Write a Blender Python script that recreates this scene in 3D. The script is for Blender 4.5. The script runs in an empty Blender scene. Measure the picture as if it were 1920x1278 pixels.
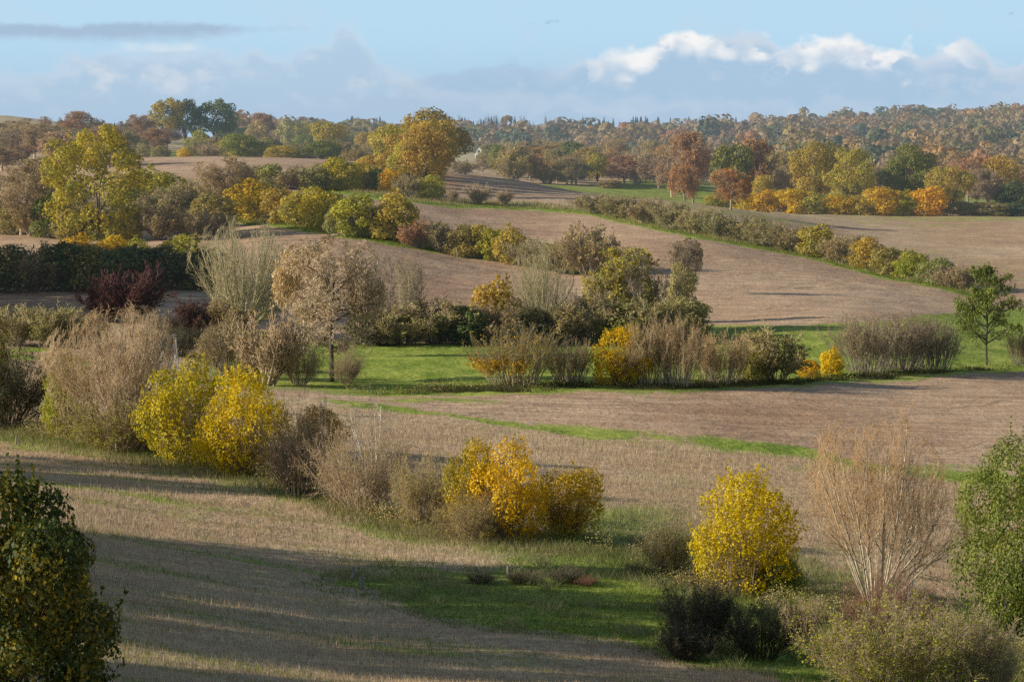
import bpy, math, random
import numpy as np
from mathutils import Vector

S = bpy.context.scene
COL = S.collection
RNG = np.random.default_rng(11)

# ------------------------------------------------------------------ camera
F = 5444.0                      # focal length in photo pixels (photo is 1920 wide)
HZ = 250.0                      # photo row of the eye-level horizon
PITCH = math.atan((639 - HZ) / F)
CP, SP = math.cos(PITCH), math.sin(PITCH)
cam_d = bpy.data.cameras.new('camera')
cam_d.sensor_width = 36.0
cam_d.lens = 36.0 * F / 1920.0
cam_d.clip_start = 1.0
cam_d.clip_end = 40000.0
cam = bpy.data.objects.new('camera', cam_d)
COL.objects.link(cam)
cam.location = (0, 0, 0)
cam.rotation_euler = (math.pi / 2 - PITCH, 0, 0)
S.camera = cam

def tz(py):                     # slope z/y of the sight line through a photo row
    b = (639.0 - np.asarray(py, float)) / F
    return (b * CP - SP) / (b * SP + CP)
def uu(px, py):                 # x/y of the sight line through a photo pixel
    b = (639.0 - np.asarray(py, float)) / F
    return (np.asarray(px, float) - 960.0) / F / (b * SP + CP)
def to_px(x, y, z):
    d = y * CP - z * SP
    b = (y * SP + z * CP) / d
    return 960 + F * x / d, 639 - F * b

# ------------------------------------------------------------------ terrain
COLS = {
 -700: [(6,9000),(20,3300),(40,1760),(60,1420),(90,1180),(120,1010),(150,890),(190,775),(230,705),(290,625),(350,545),(400,500),(470,430),(560,375),(800,295),(1200,248),(1600,214),(2200,240),(4000,262),(16000,262)],
 0:    [(6,9000),(20,3300),(40,1750),(60,1470),(90,1225),(120,1045),(150,915),(190,800),(230,735),(290,652),(350,562),(400,508),(470,442),(560,385),(800,300),(1200,250),(1600,216),(2200,240),(4000,262),(16000,262)],
 320:  [(6,9000),(20,3300),(40,1750),(60,1495),(90,1262),(120,1082),(150,945),(172,864),(230,745),(290,655),(350,562),(400,508),(470,441),(560,375),(640,331),(745,294),(860,298),(1050,276),(1300,253),(1500,262),(2000,270),(4000,265),(16000,262)],
 640:  [(6,9000),(20,3350),(40,1780),(60,1530),(90,1305),(120,1125),(152,960),(178,870),(215,780),(258,715),(300,655),(380,545),(450,450),(560,366),(640,331),(720,306),(800,301),(950,306),(1200,296),(1500,290),(2000,280),(4000,267),(16000,262)],
 960:  [(6,9000),(20,3400),(40,1800),(60,1560),(90,1330),(115,1165),(145,1014),(178,895),(215,795),(250,727),(300,658),(380,567),(450,492),(560,393),(640,358),(720,337),(800,346),(1000,315),(1300,297),(1600,288),(2200,280),(4000,267),(16000,262)],
 1280: [(6,9000),(20,3450),(40,1820),(60,1580),(90,1345),(110,1218),(134,1085),(168,950),(215,805),(255,728),(300,662),(335,610),(400,545),(500,434),(640,378),(720,396),(900,345),(1100,315),(1300,297),(1600,290),(2200,278),(4000,265),(16000,262)],
 1600: [(6,9000),(20,3500),(40,1840),(60,1600),(90,1365),(110,1240),(126,1150),(162,985),(215,825),(262,732),(292,690),(332,607),(400,550),(450,508),(540,455),(620,425),(700,403),(760,393),(900,370),(1200,320),(1500,302),(1800,280),(2200,246),(2600,236),(3200,240),(4000,255),(16000,262)],
 1920: [(6,9000),(20,3500),(40,1860),(60,1620),(90,1375),(108,1265),(122,1190),(162,1010),(215,835),(258,750),(302,690),(335,640),(400,582),(450,532),(540,465),(620,430),(700,406),(800,388),(1000,350),(1300,308),(1600,278),(1900,250),(2300,231),(2800,234),(3200,240),(4000,255),(16000,262)],
 2620: [(6,9000),(20,3500),(40,1880),(60,1650),(90,1395),(108,1280),(122,1200),(162,1020),(215,845),(258,755),(302,695),(335,640),(400,582),(450,532),(540,465),(620,430),(700,406),(800,388),(1000,350),(1300,308),(1600,278),(1900,250),(2300,231),(2800,234),(3200,240),(4000,255),(16000,262)],
}
def pchip(xk, yk, x):
    xk = np.array(xk, float); yk = np.array(yk, float)
    h = np.diff(xk); d = np.diff(yk) / h
    m = np.zeros(len(xk))
    for i in range(1, len(xk) - 1):
        if d[i-1] * d[i] > 0:
            w1 = 2*h[i] + h[i-1]; w2 = h[i] + 2*h[i-1]
            m[i] = (w1 + w2) / (w1 / d[i-1] + w2 / d[i])
    m[0] = d[0]; m[-1] = d[-1]
    x = np.clip(x, xk[0], xk[-1])
    i = np.clip(np.searchsorted(xk, x) - 1, 0, len(h) - 1)
    t = (x - xk[i]) / h[i]
    return ((2*t**3 - 3*t**2 + 1) * yk[i] + (t**3 - 2*t**2 + t) * h[i] * m[i]
            + (-2*t**3 + 3*t**2) * yk[i+1] + (t**3 - t**2) * h[i] * m[i+1])
TS = np.linspace(math.log(6), math.log(16000), 900)     # log distance
TP = np.linspace(-700, 2620, 250)                       # nominal column
_ck = sorted(COLS)
_prof = np.array([pchip(np.log([a for a, b in COLS[c]]), [b for a, b in COLS[c]], TS) for c in _ck])
# smooth every profile a little along the distance so that kinks in slope vanish
def smooth1(a, n):
    k = np.hanning(2*n + 3)[1:-1]; k /= k.sum()
    p = np.pad(a, ((0, 0), (n, n)), mode='edge')
    return np.array([np.convolve(r, k, 'valid') for r in p])
_sm = smooth1(_prof, 9)
_prof = _prof * 0.35 + _sm * 0.65
TAB = np.zeros((len(TS), len(TP)))
def cubic_cols(ck, vals, x):    # Catmull-Rom across columns
    ck = np.array(ck, float); n = len(ck)
    i = np.clip(np.searchsorted(ck, x) - 1, 0, n - 2)
    t = (x - ck[i]) / (ck[i+1] - ck[i])
    def sl(j):
        a = np.clip(j-1, 0, n-1); b = np.clip(j+1, 0, n-1)
        return (vals[b] - vals[a]) / (ck[b] - ck[a])[:, None]
    h = (ck[i+1] - ck[i])[:, None]; t = t[:, None]
    return ((2*t**3-3*t**2+1)*vals[i] + (t**3-2*t**2+t)*h*sl(i) + (-2*t**3+3*t**2)*vals[i+1] + (t**3-t**2)*h*sl(i+1))
TAB = tz(cubic_cols(_ck, _prof, TP)).T                  # slope z/y at (distance, column)

def hash2(ix, iy, seed):
    n = (ix.astype(np.int64) * 374761393 + iy.astype(np.int64) * 668265263 + seed * 974634777) & 0x7fffffff
    n = ((n ^ (n >> 13)) * 1274126177) & 0x7fffffff
    return ((n ^ (n >> 16)) & 0xffff) / 65535.0
def vnoise(x, y, seed=0):
    x = np.asarray(x, float); y = np.asarray(y, float)
    ix = np.floor(x); iy = np.floor(y); fx = x - ix; fy = y - iy
    fx = fx*fx*(3-2*fx); fy = fy*fy*(3-2*fy)
    a = hash2(ix, iy, seed); b = hash2(ix+1, iy, seed); c = hash2(ix, iy+1, seed); d = hash2(ix+1, iy+1, seed)
    return (a*(1-fx)+b*fx)*(1-fy) + (c*(1-fx)+d*fx)*fy
def fbm(x, y, seed=0, o=4):
    s = 0; w = 0.5; t = 0
    for k in range(o):
        s = s + w * vnoise(x * 2**k, y * 2**k, seed + k); t += w; w *= .55
    return s / t

def slope_at(u, Y):
    u = np.asarray(u, float); Y = np.asarray(Y, float)
    s = (np.log(np.clip(Y, 6.01, 15990)) - TS[0]) / (TS[1] - TS[0])
    p = (np.clip(960 + F*u, -699, 2619) - TP[0]) / (TP[1] - TP[0])
    i = np.clip(s.astype(int), 0, len(TS)-2); j = np.clip(p.astype(int), 0, len(TP)-2)
    a = s - i; b = p - j
    return (TAB[i, j]*(1-a)*(1-b) + TAB[i+1, j]*a*(1-b) + TAB[i, j+1]*(1-a)*b + TAB[i+1, j+1]*a*b)
def ground(x, y):
    x = np.asarray(x, float); y = np.asarray(y, float)
    z = y * slope_at(x / y, y)
    z = z + (fbm(x / 9, y / 9, 5) - .5) * np.clip(y / 400, .15, .9) * .7 + (fbm(x / 1.7, y / 2.2, 9, 3) - .5) * .10
    return z
def find(px, base):             # first ground point met by the sight line through photo pixel (px, base)
    Ys = np.exp(np.linspace(math.log(45), math.log(4500), 3000))
    u = uu(px, base)
    d = slope_at(np.full_like(Ys, u), Ys) - tz(base)
    k = int(np.argmax(d >= 0))
    if d[k] < 0: k = len(Ys) - 1
    Y = Ys[k]; X = u * Y
    return X, Y, float(ground(X, Y))
def place(px, base):            # base > 0: photo row of the foot; base < 0: minus the distance
    if base > 0: return find(px, base)
    Y = -base; X = (px - 960) / F * Y
    z = float(ground(X, Y)); py = to_px(X, Y, z)[1]
    X = float(uu(px, py)) * Y
    return X, Y, float(ground(X, Y))

# ------------------------------------------------------------------ mesh and object helpers
def mk_mesh(name, V, Q, mat, mix=None, col=None, smooth=False):
    me = bpy.data.meshes.new(name)
    V = np.ascontiguousarray(V, np.float32).reshape(-1, 3); Q = np.ascontiguousarray(Q, np.int32).reshape(-1, 4)
    me.vertices.add(len(V)); me.vertices.foreach_set('co', V.ravel())
    me.loops.add(Q.size); me.loops.foreach_set('vertex_index', Q.ravel())
    me.polygons.add(len(Q)); me.polygons.foreach_set('loop_start', np.arange(0, Q.size, 4, dtype=np.int32))
    if smooth: me.polygons.foreach_set('use_smooth', np.ones(len(Q), bool))
    me.update(calc_edges=True)
    if mix is not None:
        a = me.attributes.new('mix', 'FLOAT', 'POINT'); a.data.foreach_set('value', np.ascontiguousarray(mix, np.float32))
    if col is not None:
        for nm, arr in col.items():
            arr = np.ascontiguousarray(arr, np.float32)
            if arr.ndim == 1:
                a = me.attributes.new(nm, 'FLOAT', 'POINT'); a.data.foreach_set('value', arr)
            else:
                a = me.attributes.new(nm, 'FLOAT_COLOR', 'POINT')
                a.data.foreach_set('color', np.concatenate([arr, np.ones((len(arr), 1), np.float32)], 1).ravel())
    me.materials.append(mat)
    return me
def tag(o, label=None, cat=None, group=None, kind=None):
    if label: o['label'] = label
    if cat: o['category'] = cat
    if group: o['group'] = group
    if kind: o['kind'] = kind
    return o
def new_obj(name, me, parent=None):
    o = bpy.data.objects.new(name, me); COL.objects.link(o)
    if parent is not None: o.parent = parent
    return o
def leaf_quads(P, N, size, rng, mix, asp=.62):
    n = len(P)
    r = rng.normal(size=(n, 3)); t = np.cross(N, r); t /= np.linalg.norm(t, axis=1, keepdims=True) + 1e-9
    b = np.cross(N, t); b /= np.linalg.norm(b, axis=1, keepdims=True) + 1e-9
    sz = (size * rng.uniform(.6, 1.25, n))[:, None] * .5
    V = np.stack([P - t*sz, P + b*sz*asp + N*sz*.12, P + t*sz, P - b*sz*asp + N*sz*.12], 1).reshape(-1, 3)
    Q = np.arange(4*n).reshape(n, 4)
    return V, Q, np.repeat(mix, 4)
def tubes(P, R, sides, mix):    # P (N,K,3), R (N,K), mix (N,K)
    N_, K, _ = P.shape
    T = np.gradient(P, axis=1); T /= np.linalg.norm(T, axis=2, keepdims=True) + 1e-9
    ref = np.where(np.abs(T[:, :1, 2:3]) > .8, np.array([1., 0, 0]), np.array([0, 0, 1.]))
    A = np.cross(T, np.broadcast_to(ref, T.shape)); A /= np.linalg.norm(A, axis=2, keepdims=True) + 1e-9
    B = np.cross(T, A)
    ang = np.arange(sides) * 2*math.pi/sides
    V = (P[:, :, None, :] + R[:, :, None, None] * (A[:, :, None, :]*np.cos(ang)[None, None, :, None] + B[:, :, None, :]*np.sin(ang)[None, None, :, None]))
    idx = np.arange(N_*K*sides).reshape(N_, K, sides)
    a = idx[:, :-1, :]; b = np.roll(a, -1, 2); d = idx[:, 1:, :]; c = np.roll(d, -1, 2)
    Q = np.stack([a, b, c, d], -1).reshape(-1, 4)
    return V.reshape(-1, 3), Q, np.repeat(mix.reshape(-1), sides)
def join(parts):
    Vs, Qs, Ms, o = [], [], [], 0
    for V, Q, M in parts:
        Vs.append(V); Qs.append(Q + o); Ms.append(M); o += len(V)
    return np.concatenate(Vs), np.concatenate(Qs), np.concatenate(Ms)

# ------------------------------------------------------------------ materials
def nodes(name):
    m = bpy.data.materials.new(name); m.use_nodes = True
    m.cycles.emission_sampling = 'NONE'
    nt = m.node_tree; nt.nodes.clear()
    return m, nt
class NB:                       # tiny node-building helper
    def __init__(s, nt): s.nt = nt
    def n(s, t, **kw):
        x = s.nt.nodes.new(t)
        for k, v in kw.items(): setattr(x, k, v)
        return x
    def l(s, a, b): s.nt.links.new(a, b)
    def put(s, sock, v):
        if hasattr(v, 'is_output') or isinstance(v, bpy.types.NodeSocket): s.l(v, sock)
        else: sock.default_value = v
    def m(s, op, a, b=0.0, c=None, clamp=False):
        x = s.n('ShaderNodeMath', operation=op, use_clamp=clamp)
        s.put(x.inputs[0], a); s.put(x.inputs[1], b)
        if c is not None: s.put(x.inputs[2], c)
        return x.outputs[0]
    def mixc(s, f, a, b, mode='MIX'):
        x = s.n('ShaderNodeMix', data_type='RGBA', blend_type=mode)
        s.put(x.inputs[0], f); s.put(x.inputs[6], a); s.put(x.inputs[7], b)
        return x.outputs[2]
    def attr(s, name, kind='GEOMETRY', out='Fac'):
        x = s.n('ShaderNodeAttribute', attribute_name=name, attribute_type=kind)
        return x.outputs[out]
    def noise(s, vec, scale, detail=3, rough=.6, out=0):
        x = s.n('ShaderNodeTexNoise')
        if vec is not None: s.l(vec, x.inputs['Vector'])
        x.inputs['Scale'].default_value = scale; x.inputs['Detail'].default_value = detail; x.inputs['Roughness'].default_value = rough
        return x.outputs[out]
    def ss(s, v, lo, hi, a=0.0, b=1.0):
        x = s.n('ShaderNodeMapRange', interpolation_type='SMOOTHSTEP')
        s.put(x.inputs[0], v); s.put(x.inputs[1], lo); s.put(x.inputs[2], hi); s.put(x.inputs[3], a); s.put(x.inputs[4], b)
        return x.outputs[0]
    def haze(s, shader, fac):  # airlight painted in: blue-grey glow mixed into the material
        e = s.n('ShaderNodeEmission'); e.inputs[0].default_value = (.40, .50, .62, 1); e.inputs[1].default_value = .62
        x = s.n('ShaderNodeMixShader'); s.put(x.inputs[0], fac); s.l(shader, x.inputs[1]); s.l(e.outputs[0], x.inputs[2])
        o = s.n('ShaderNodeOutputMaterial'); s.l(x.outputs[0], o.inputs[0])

def leaf_material(name, per_vertex=False, trans=.34):
    m, nt = nodes(name); b = NB(nt)
    if per_vertex:
        c = b.attr('tint', 'GEOMETRY', 'Color'); hz = b.attr('haze')
    else:
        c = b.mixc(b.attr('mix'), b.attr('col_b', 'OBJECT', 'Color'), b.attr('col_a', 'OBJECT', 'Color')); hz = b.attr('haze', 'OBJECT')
    p = b.n('ShaderNodeBsdfPrincipled'); b.l(c, p.inputs['Base Color'])
    p.inputs['Roughness'].default_value = .55; p.inputs['Specular IOR Level'].default_value = .25
    t = b.n('ShaderNodeBsdfTranslucent'); b.l(b.mixc(1.0, c, (1.15, 1.1, .6, 1), 'MULTIPLY'), t.inputs[0])
    x = b.n('ShaderNodeMixShader'); x.inputs[0].default_value = trans; b.l(p.outputs[0], x.inputs[1]); b.l(t.outputs[0], x.inputs[2])
    b.haze(x.outputs[0], hz)
    return m
LEAF = leaf_material('leaf')
LEAFV = leaf_material('leaf_of_many_colours', True)
def wood_material():
    m, nt = nodes('bark'); b = NB(nt)
    c = b.mixc(b.attr('mix'), b.attr('col_a', 'OBJECT', 'Color'), b.attr('col_b', 'OBJECT', 'Color'))
    co = b.n('ShaderNodeTexCoord').outputs['Object']
    c = b.mixc(b.ss(b.noise(co, 40, 3), .35, .65), b.mixc(1.0, c, (.6, .58, .56, 1), 'MULTIPLY'), c)
    p = b.n('ShaderNodeBsdfPrincipled'); b.l(c, p.inputs['Base Color']); p.inputs['Roughness'].default_value = .85; p.inputs['Specular IOR Level'].default_value = .15
    b.haze(p.outputs[0], b.attr('haze', 'OBJECT'))
    return m
BARK = wood_material()
def blade_material():
    m, nt = nodes('grass_blade'); b = NB(nt)
    c = b.attr('tint', 'GEOMETRY', 'Color')
    d = b.n('ShaderNodeBsdfDiffuse'); b.l(c, d.inputs[0])
    t = b.n('ShaderNodeBsdfTranslucent'); b.l(c, t.inputs[0])
    x = b.n('ShaderNodeMixShader'); x.inputs[0].default_value = .4; b.l(d.outputs[0], x.inputs[1]); b.l(t.outputs[0], x.inputs[2])
    o = b.n('ShaderNodeOutputMaterial'); b.l(x.outputs[0], o.inputs[0])
    return m
BLADE = blade_material()
def plain_material(name, c1, c2, scale=6, rough=.8, haze=0):
    m, nt = nodes(name); b = NB(nt)
    co = b.n('ShaderNodeTexCoord').outputs['Object']
    c = b.mixc(b.ss(b.noise(co, scale, 4), .3, .7), (*c1, 1), (*c2, 1))
    p = b.n('ShaderNodeBsdfPrincipled'); b.l(c, p.inputs['Base Color']); p.inputs['Roughness'].default_value = rough
    b.haze(p.outputs[0], haze)
    return m

def ground_material():
    m, nt = nodes('fields'); b = NB(nt)
    pos = b.n('ShaderNodeNewGeometry').outputs['Position']
    mp = b.n('ShaderNodeMapping'); b.l(pos, mp.inputs[0]); mp.inputs['Scale'].default_value = (1, .45, 1)
    v = mp.outputs[0]
    n_big = b.noise(v, .035, 4, .55); n_mid = b.noise(v, .35, 4, .65); n_fine = b.noise(v, 2.6, 3, .7); n_med = b.noise(v, 1.1, 3, .7)
    mp2 = b.n('ShaderNodeMapping'); b.l(pos, mp2.inputs[0]); mp2.inputs['Scale'].default_value = (.12, .75, 1); mp2.inputs['Rotation'].default_value = (0, 0, .22)
    n_row = b.noise(mp2.outputs[0], 1.0, 4, .65)
    wg, ws, wd, lush = b.attr('grass'), b.attr('stubble'), b.attr('dry'), b.attr('lush')
    # ploughed soil: brown, paler on dry crests, flecks of straw
    soil = b.mixc(b.ss(n_big, .35, .65), (.63, .41, .25, 1), (.80, .57, .365, 1))
    soil = b.mixc(b.ss(n_fine, .30, .62), b.mixc(1.0, soil, (.76, .72, .70, 1), 'MULTIPLY'), soil)
    soil = b.mixc(b.ss(n_row, .40, .60), b.mixc(1.0, soil, (.74, .70, .69, 1), 'MULTIPLY'), soil)
    soil = b.mixc(b.m('MULTIPLY', b.ss(n_med, .58, .70), .55), soil, (.74, .61, .46, 1))
    # wheel tracks of the seed drill
    sx = b.n('ShaderNodeSeparateXYZ'); b.l(pos, sx.inputs[0])
    tr = b.m('ADD', b.m('ADD', b.m('MULTIPLY', sx.outputs[0], .83), b.m('MULTIPLY', sx.outputs[1], -.56)), b.m('MULTIPLY', n_big, 26))
    fr = b.m('FRACT', b.m('DIVIDE', tr, 17)); fd = b.m('ABSOLUTE', b.m('SUBTRACT', fr, .5)); tk = b.m('MULTIPLY', b.ss(b.m('ABSOLUTE', b.m('SUBTRACT', fd, .05)), .022, .008), b.ss(n_mid, .4, .55))
    soil = b.mixc(b.m('MULTIPLY', tk, .7), soil, (.36, .25, .15, 1))
    # stubble: straw and bare ground between
    stub = b.mixc(b.ss(n_big, .35, .66), (.70, .485, .29, 1), (.86, .64, .40, 1))
    stub = b.mixc(b.ss(n_fine, .34, .62), b.mixc(1.0, stub, (.72, .67, .64, 1), 'MULTIPLY'), stub)
    stub = b.mixc(b.ss(n_row, .38, .60), b.mixc(1.0, stub, (.78, .74, .70, 1), 'MULTIPLY'), stub)
    stub = b.mixc(b.m('MULTIPLY', b.ss(n_mid, .52, .68), .45), stub, (.40, .40, .13, 1))
    gr = b.mixc(b.ss(n_mid, .35, .65), (.27, .36, .05, 1), (.52, .56, .11, 1))
    gr = b.mixc(b.ss(n_fine, .34, .6), b.mixc(1.0, gr, (.55, .6, .55, 1), 'MULTIPLY'), gr)
    gr = b.mixc(b.m('MULTIPLY', b.ss(n_big, .45, .7), b.m('SUBTRACT', 1.0, lush)), gr, (.38, .35, .14, 1))
    dry = b.mixc(b.ss(n_mid, .35, .65), (.50, .42, .22, 1), (.72, .60, .36, 1))
    br = b.m('SUBTRACT', n_mid, .5)
    def soft(w, k=.9): return b.ss(b.m('ADD', w, b.m('MULTIPLY', br, k)), .32, .68)
    c = b.mixc(soft(ws), soil, stub)
    c = b.mixc(soft(wd, 1.2), c, dry)
    c = b.mixc(soft(wg, 1.1), c, gr)
    bump = b.n('ShaderNodeBump'); bump.inputs['Strength'].default_value = .7; bump.inputs['Distance'].default_value = .12
    b.l(b.m('ADD', b.m('MULTIPLY', n_fine, .8), n_med), bump.inputs['Height'])
    d = b.n('ShaderNodeBsdfPrincipled'); b.l(c, d.inputs['Base Color']); d.inputs['Roughness'].default_value = .95; d.inputs['Specular IOR Level'].default_value = .08
    b.l(bump.outputs[0], d.inputs['Normal'])
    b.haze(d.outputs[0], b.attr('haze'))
    return m
GROUND = ground_material()
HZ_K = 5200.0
def hz(y): return 1 - np.exp(-np.maximum(np.asarray(y, float) - 250, 0) / HZ_K)  # share of painted haze, growing with distance

# ------------------------------------------------------------------ fields
def pl(pts): 
    xs = [p[0] for p in pts]; ys = [p[1] for p in pts]
    return lambda x: np.interp(x, xs, ys)
L1 = pl([(-700,700),(-300,745),(0,806),(120,830),(250,856),(470,900),(620,950),(740,988),(960,1016),(1110,1030),(1250,1075),(1400,1112),(1560,1150),(1700,1200),(1920,1260),(2600,1400)])
L2 = pl([(-700,600),(0,664),(390,722),(540,748),(640,756),(760,769),(900,786),(1100,811),(1300,829),(1480,846),(1600,872),(1800,892),(1920,900),(2600,930)])
L3 = pl([(-700,596),(0,660),(390,716),(540,728),(700,736),(800,734),(900,730),(1280,730),(1500,720),(1700,703),(1920,690),(2600,650)])
L4 = pl([(-700,590),(0,590),(360,596),(390,610),(690,644),(1000,646),(1300,640),(1312,612),(1500,608),(1640,600),(1800,585),(1920,578),(2600,560)])
MT = pl([(-700,3000),(520,1100),(560,1088),(700,1066),(880,1062),(990,1040),(1080,1008),(1140,975),(1220,960),(1290,985),(1480,1040),(1700,1100),(1920,1150),(2600,1250)])
MB = pl([(-700,2900),(520,1098),(560,1096),(700,1130),(850,1176),(1000,1192),(1150,1208),(1210,1222),(1300,1254),(1420,1262),(1480,1290),(1560,1500),(2600,1900)])
S1 = pl([(230,404),(435,412),(560,428),(640,442),(765,458),(870,478),(985,495),(1135,517)])
S2 = pl([(560,352),(640,361),(700,368),(760,376),(850,384),(1000,390),(1100,399),(1280,437),(1400,458),(1540,488),(1700,526),(1790,545),(1830,556)])
NU = np.concatenate([np.linspace(-.62, -.2, 60)[:-1], np.linspace(-.2, .2, 520), np.linspace(.2, .62, 60)[1:]])
NS = np.concatenate([np.linspace(math.log(6), math.log(70), 60)[:-1], np.linspace(math.log(70), math.log(1300), 720), np.linspace(math.log(1300), math.log(15900), 130)[1:]])
UG, SG = np.meshgrid(NU, NS)
YG = np.exp(SG); XG = UG * YG; ZG = ground(XG, YG)
PXG, PYG = to_px(XG, YG, ZG)
PXB, PYB = to_px(XG, YG, YG * slope_at(UG, YG))
wob = (fbm(XG / 6, YG / 9, 21) - .5)
def fields():
    px, y = PXB, YG
    py = PYB + wob * np.clip(4000 / y, 3, 26)
    grass = np.zeros_like(y); stub = np.zeros_like(y); dry = np.zeros_like(y); lush = np.zeros_like(y)
    reg = np.full(y.shape, 3)   # 3: ploughed upper fields
    low = y < 420
    near = low & (py > L1(px))
    f2 = low & ~near & (py > L2(px))
    f3 = low & ~near & ~f2 & (py > L3(px))
    mead = low & ~near & ~f2 & ~f3 & (py > L4(px))
    reg[near] = 0; reg[f2] = 1; reg[f3] = 2; reg[mead] = 4
    stub[near] = 1; stub[f2] = 1
    mleft = np.clip((px - 360) / 60, 0, 1)
    grass[mead] = mleft[mead]; stub[mead] = 1 - mleft[mead]; lush[mead] = .8
    # rough meadow in the foreground
    rough = (py > MT(px)) & (py < MB(px)) & (y < 200) & (px > 520)
    reg[rough] = 5; stub[rough] = .5; lush[rough] = .3
    dm = np.minimum(py - MT(px), (MB(px) - py) * 1.3) + (fbm(XG/3.5, YG/6, 27) - .5) * 60
    gm = np.clip(dm / 34 + .25, 0, 1) * (y < 200) * (px > 500); grass = np.maximum(grass, gm * (.55 + .5 * fbm(XG/4, YG/6, 33)))
    # green tinge where the stubble runs down to the hedge, and in long drill lines
    e = np.exp(-((py - L1(px) - 14) / 26)**2) * (y < 230)
    grass = np.maximum(grass, e * (.35 + .55 * vnoise(XG/3, YG/5, 3)))
    dry = np.maximum(dry, np.exp(-((py - L1(px) - 4) / 10)**2) * (y < 230) * .55)
    ln = fbm(XG/14 + YG/30, (YG*1.0 + XG*.42)/2.4, 31, 3)
    grass = np.where(near, np.maximum(grass, np.clip((ln - .58) * 4.0, 0, .55) * (.3 + .9*vnoise(XG/9, YG/14, 35))), grass)
    # behind the hedge on the right: meadow runs into the stubble
    e = np.exp(-((px - 1180) / 130)**2 - ((py - 985) / 45)**2); grass = np.maximum(grass, e * .9 * (y < 220))
    # green strip between stubble and ploughland
    e = np.exp(-((py - L2(px)) / (8 + 5*(px > 1000)))**2) * (y < 330) * np.clip((px - 540) / 120, 0, 1)
    grass = np.maximum(grass, e * np.clip(.35 + 1.1 * fbm(XG/5, YG/9, 41), 0, 1)); lush = np.maximum(lush, e)
    reg[(e > .5)] = 6
    e = np.exp(-((py - 752) / 7)**2 - ((px - 830) / 170)**2) * (y < 300); grass = np.maximum(grass, e * .8)
    e = np.exp(-((py - 652) / 7)**2 - ((px - 60) / 60)**2) * low; grass = np.maximum(grass, e * .9)
    e = np.exp(-((py - L3(px)) / 9)**2) * (y < 330); grass = np.maximum(grass, e * .75)
    # green band right of the strip, under the bare willow
    e = np.exp(-((px - 1650) / 240)**2 - ((py - 880) / 16)**2) * (y < 300); grass = np.maximum(grass, e * .75)
    # verges of the two field hedges
    for s_, lo_, hi_, wd_ in ((S1, 400, 1150, 5.0), (S2, 560, 1830, 6.0)):
        inx = (px > lo_) & (px < hi_) & (y > 330) & (y < 760)
        e = np.exp(-((py - s_(px)) / wd_)**2) * inx; grass = np.maximum(grass, e * .95); lush = np.maximum(lush, e * .7)
        reg[(e > .5)] = 7
        e = np.exp(-((py - s_(px) + 7) / 7)**2) * inx; dry = np.maximum(dry, e * .8)
    # field on the right beyond the diagonal hedge
    rf = (y > 420) & (y < 770) & (px > 1260) & (py < S2(np.clip(px, 560, 1830)) - 6)
    reg[rf] = 8; stub[rf] = .38 + .25 * fbm(XG[rf]/60, YG[rf]/40, 8); grass[rf] = np.clip((PYB[rf] < 425) * .34 + (fbm(XG[rf]/40, YG[rf]/14, 12) - .5) * .9, 0, .5)
    # crest line of grass behind it
    e = np.exp(-((y - 660) / 14)**2) * (px > 1240) * (px < 1480); grass = np.maximum(grass, e * .6)
    e = np.exp(-((y - 735) / 10)**2) * (px > 760) * (px < 1180); grass = np.maximum(grass, e * .7)
    # the far land
    far = y > 790
    reg[far] = 9
    q = fbm(XG / 260, YG / 330, 77, 3)
    stub[far] = .95; grass[far] = np.clip((q[far] - .52) * 9, 0, .8); lush[far] = .5
    pale = far & (y > 1000) & (y < 1600); grass[pale] *= .35; dry[pale] = .75
    hill = far & (px < 420) & (y > 1000); stub[hill] = 1; grass[hill] = 0; dry[hill] = .55
    return grass, stub, dry, lush, reg
GR, ST, DR, LU, REG = fields()
def build_ground():
    h, w = XG.shape
    idx = np.arange(h*w).reshape(h, w)
    quads = np.stack([idx[:-1, :-1], idx[:-1, 1:], idx[1:, 1:], idx[1:, :-1]], -1).reshape(-1, 4)
    rq = REG[:-1, :-1].reshape(-1)
    V = np.stack([XG, YG, ZG], -1).reshape(-1, 3)
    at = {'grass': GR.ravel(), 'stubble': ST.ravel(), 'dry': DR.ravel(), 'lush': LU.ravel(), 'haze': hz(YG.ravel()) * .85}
    names = {0: ('stubble_field', 'nearest stubble field in long tree shadows'), 1: ('stubble_field', 'pale stubble field behind the foreground hedge'),
             2: ('ploughed_field', 'ploughed field between the green strip and the low bushes'), 3: ('ploughed_field', 'brown ploughed fields rising to the crest'),
             4: ('meadow', 'bright green meadow in the valley floor'), 5: ('rough_meadow', 'tussocky green meadow in the foreground'),
             6: ('grass_strip', 'narrow green strip between stubble and ploughland'), 7: ('grass_verge', 'grass verges at the foot of the field hedges'),
             8: ('stubble_field', 'olive brown field beyond the diagonal hedge'), 9: ('distant_land', 'distant rolling farmland')}
    for r, (nm, lb) in names.items():
        q = quads[rq == r]
        if not len(q): continue
        used, inv = np.unique(q, return_inverse=True)
        me = mk_mesh(nm, V[used], inv.reshape(-1, 4), GROUND, col={k: a[used] for k, a in at.items()}, smooth=True)
        o = new_obj(nm, me); tag(o, lb, kind='structure')
build_ground()

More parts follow.
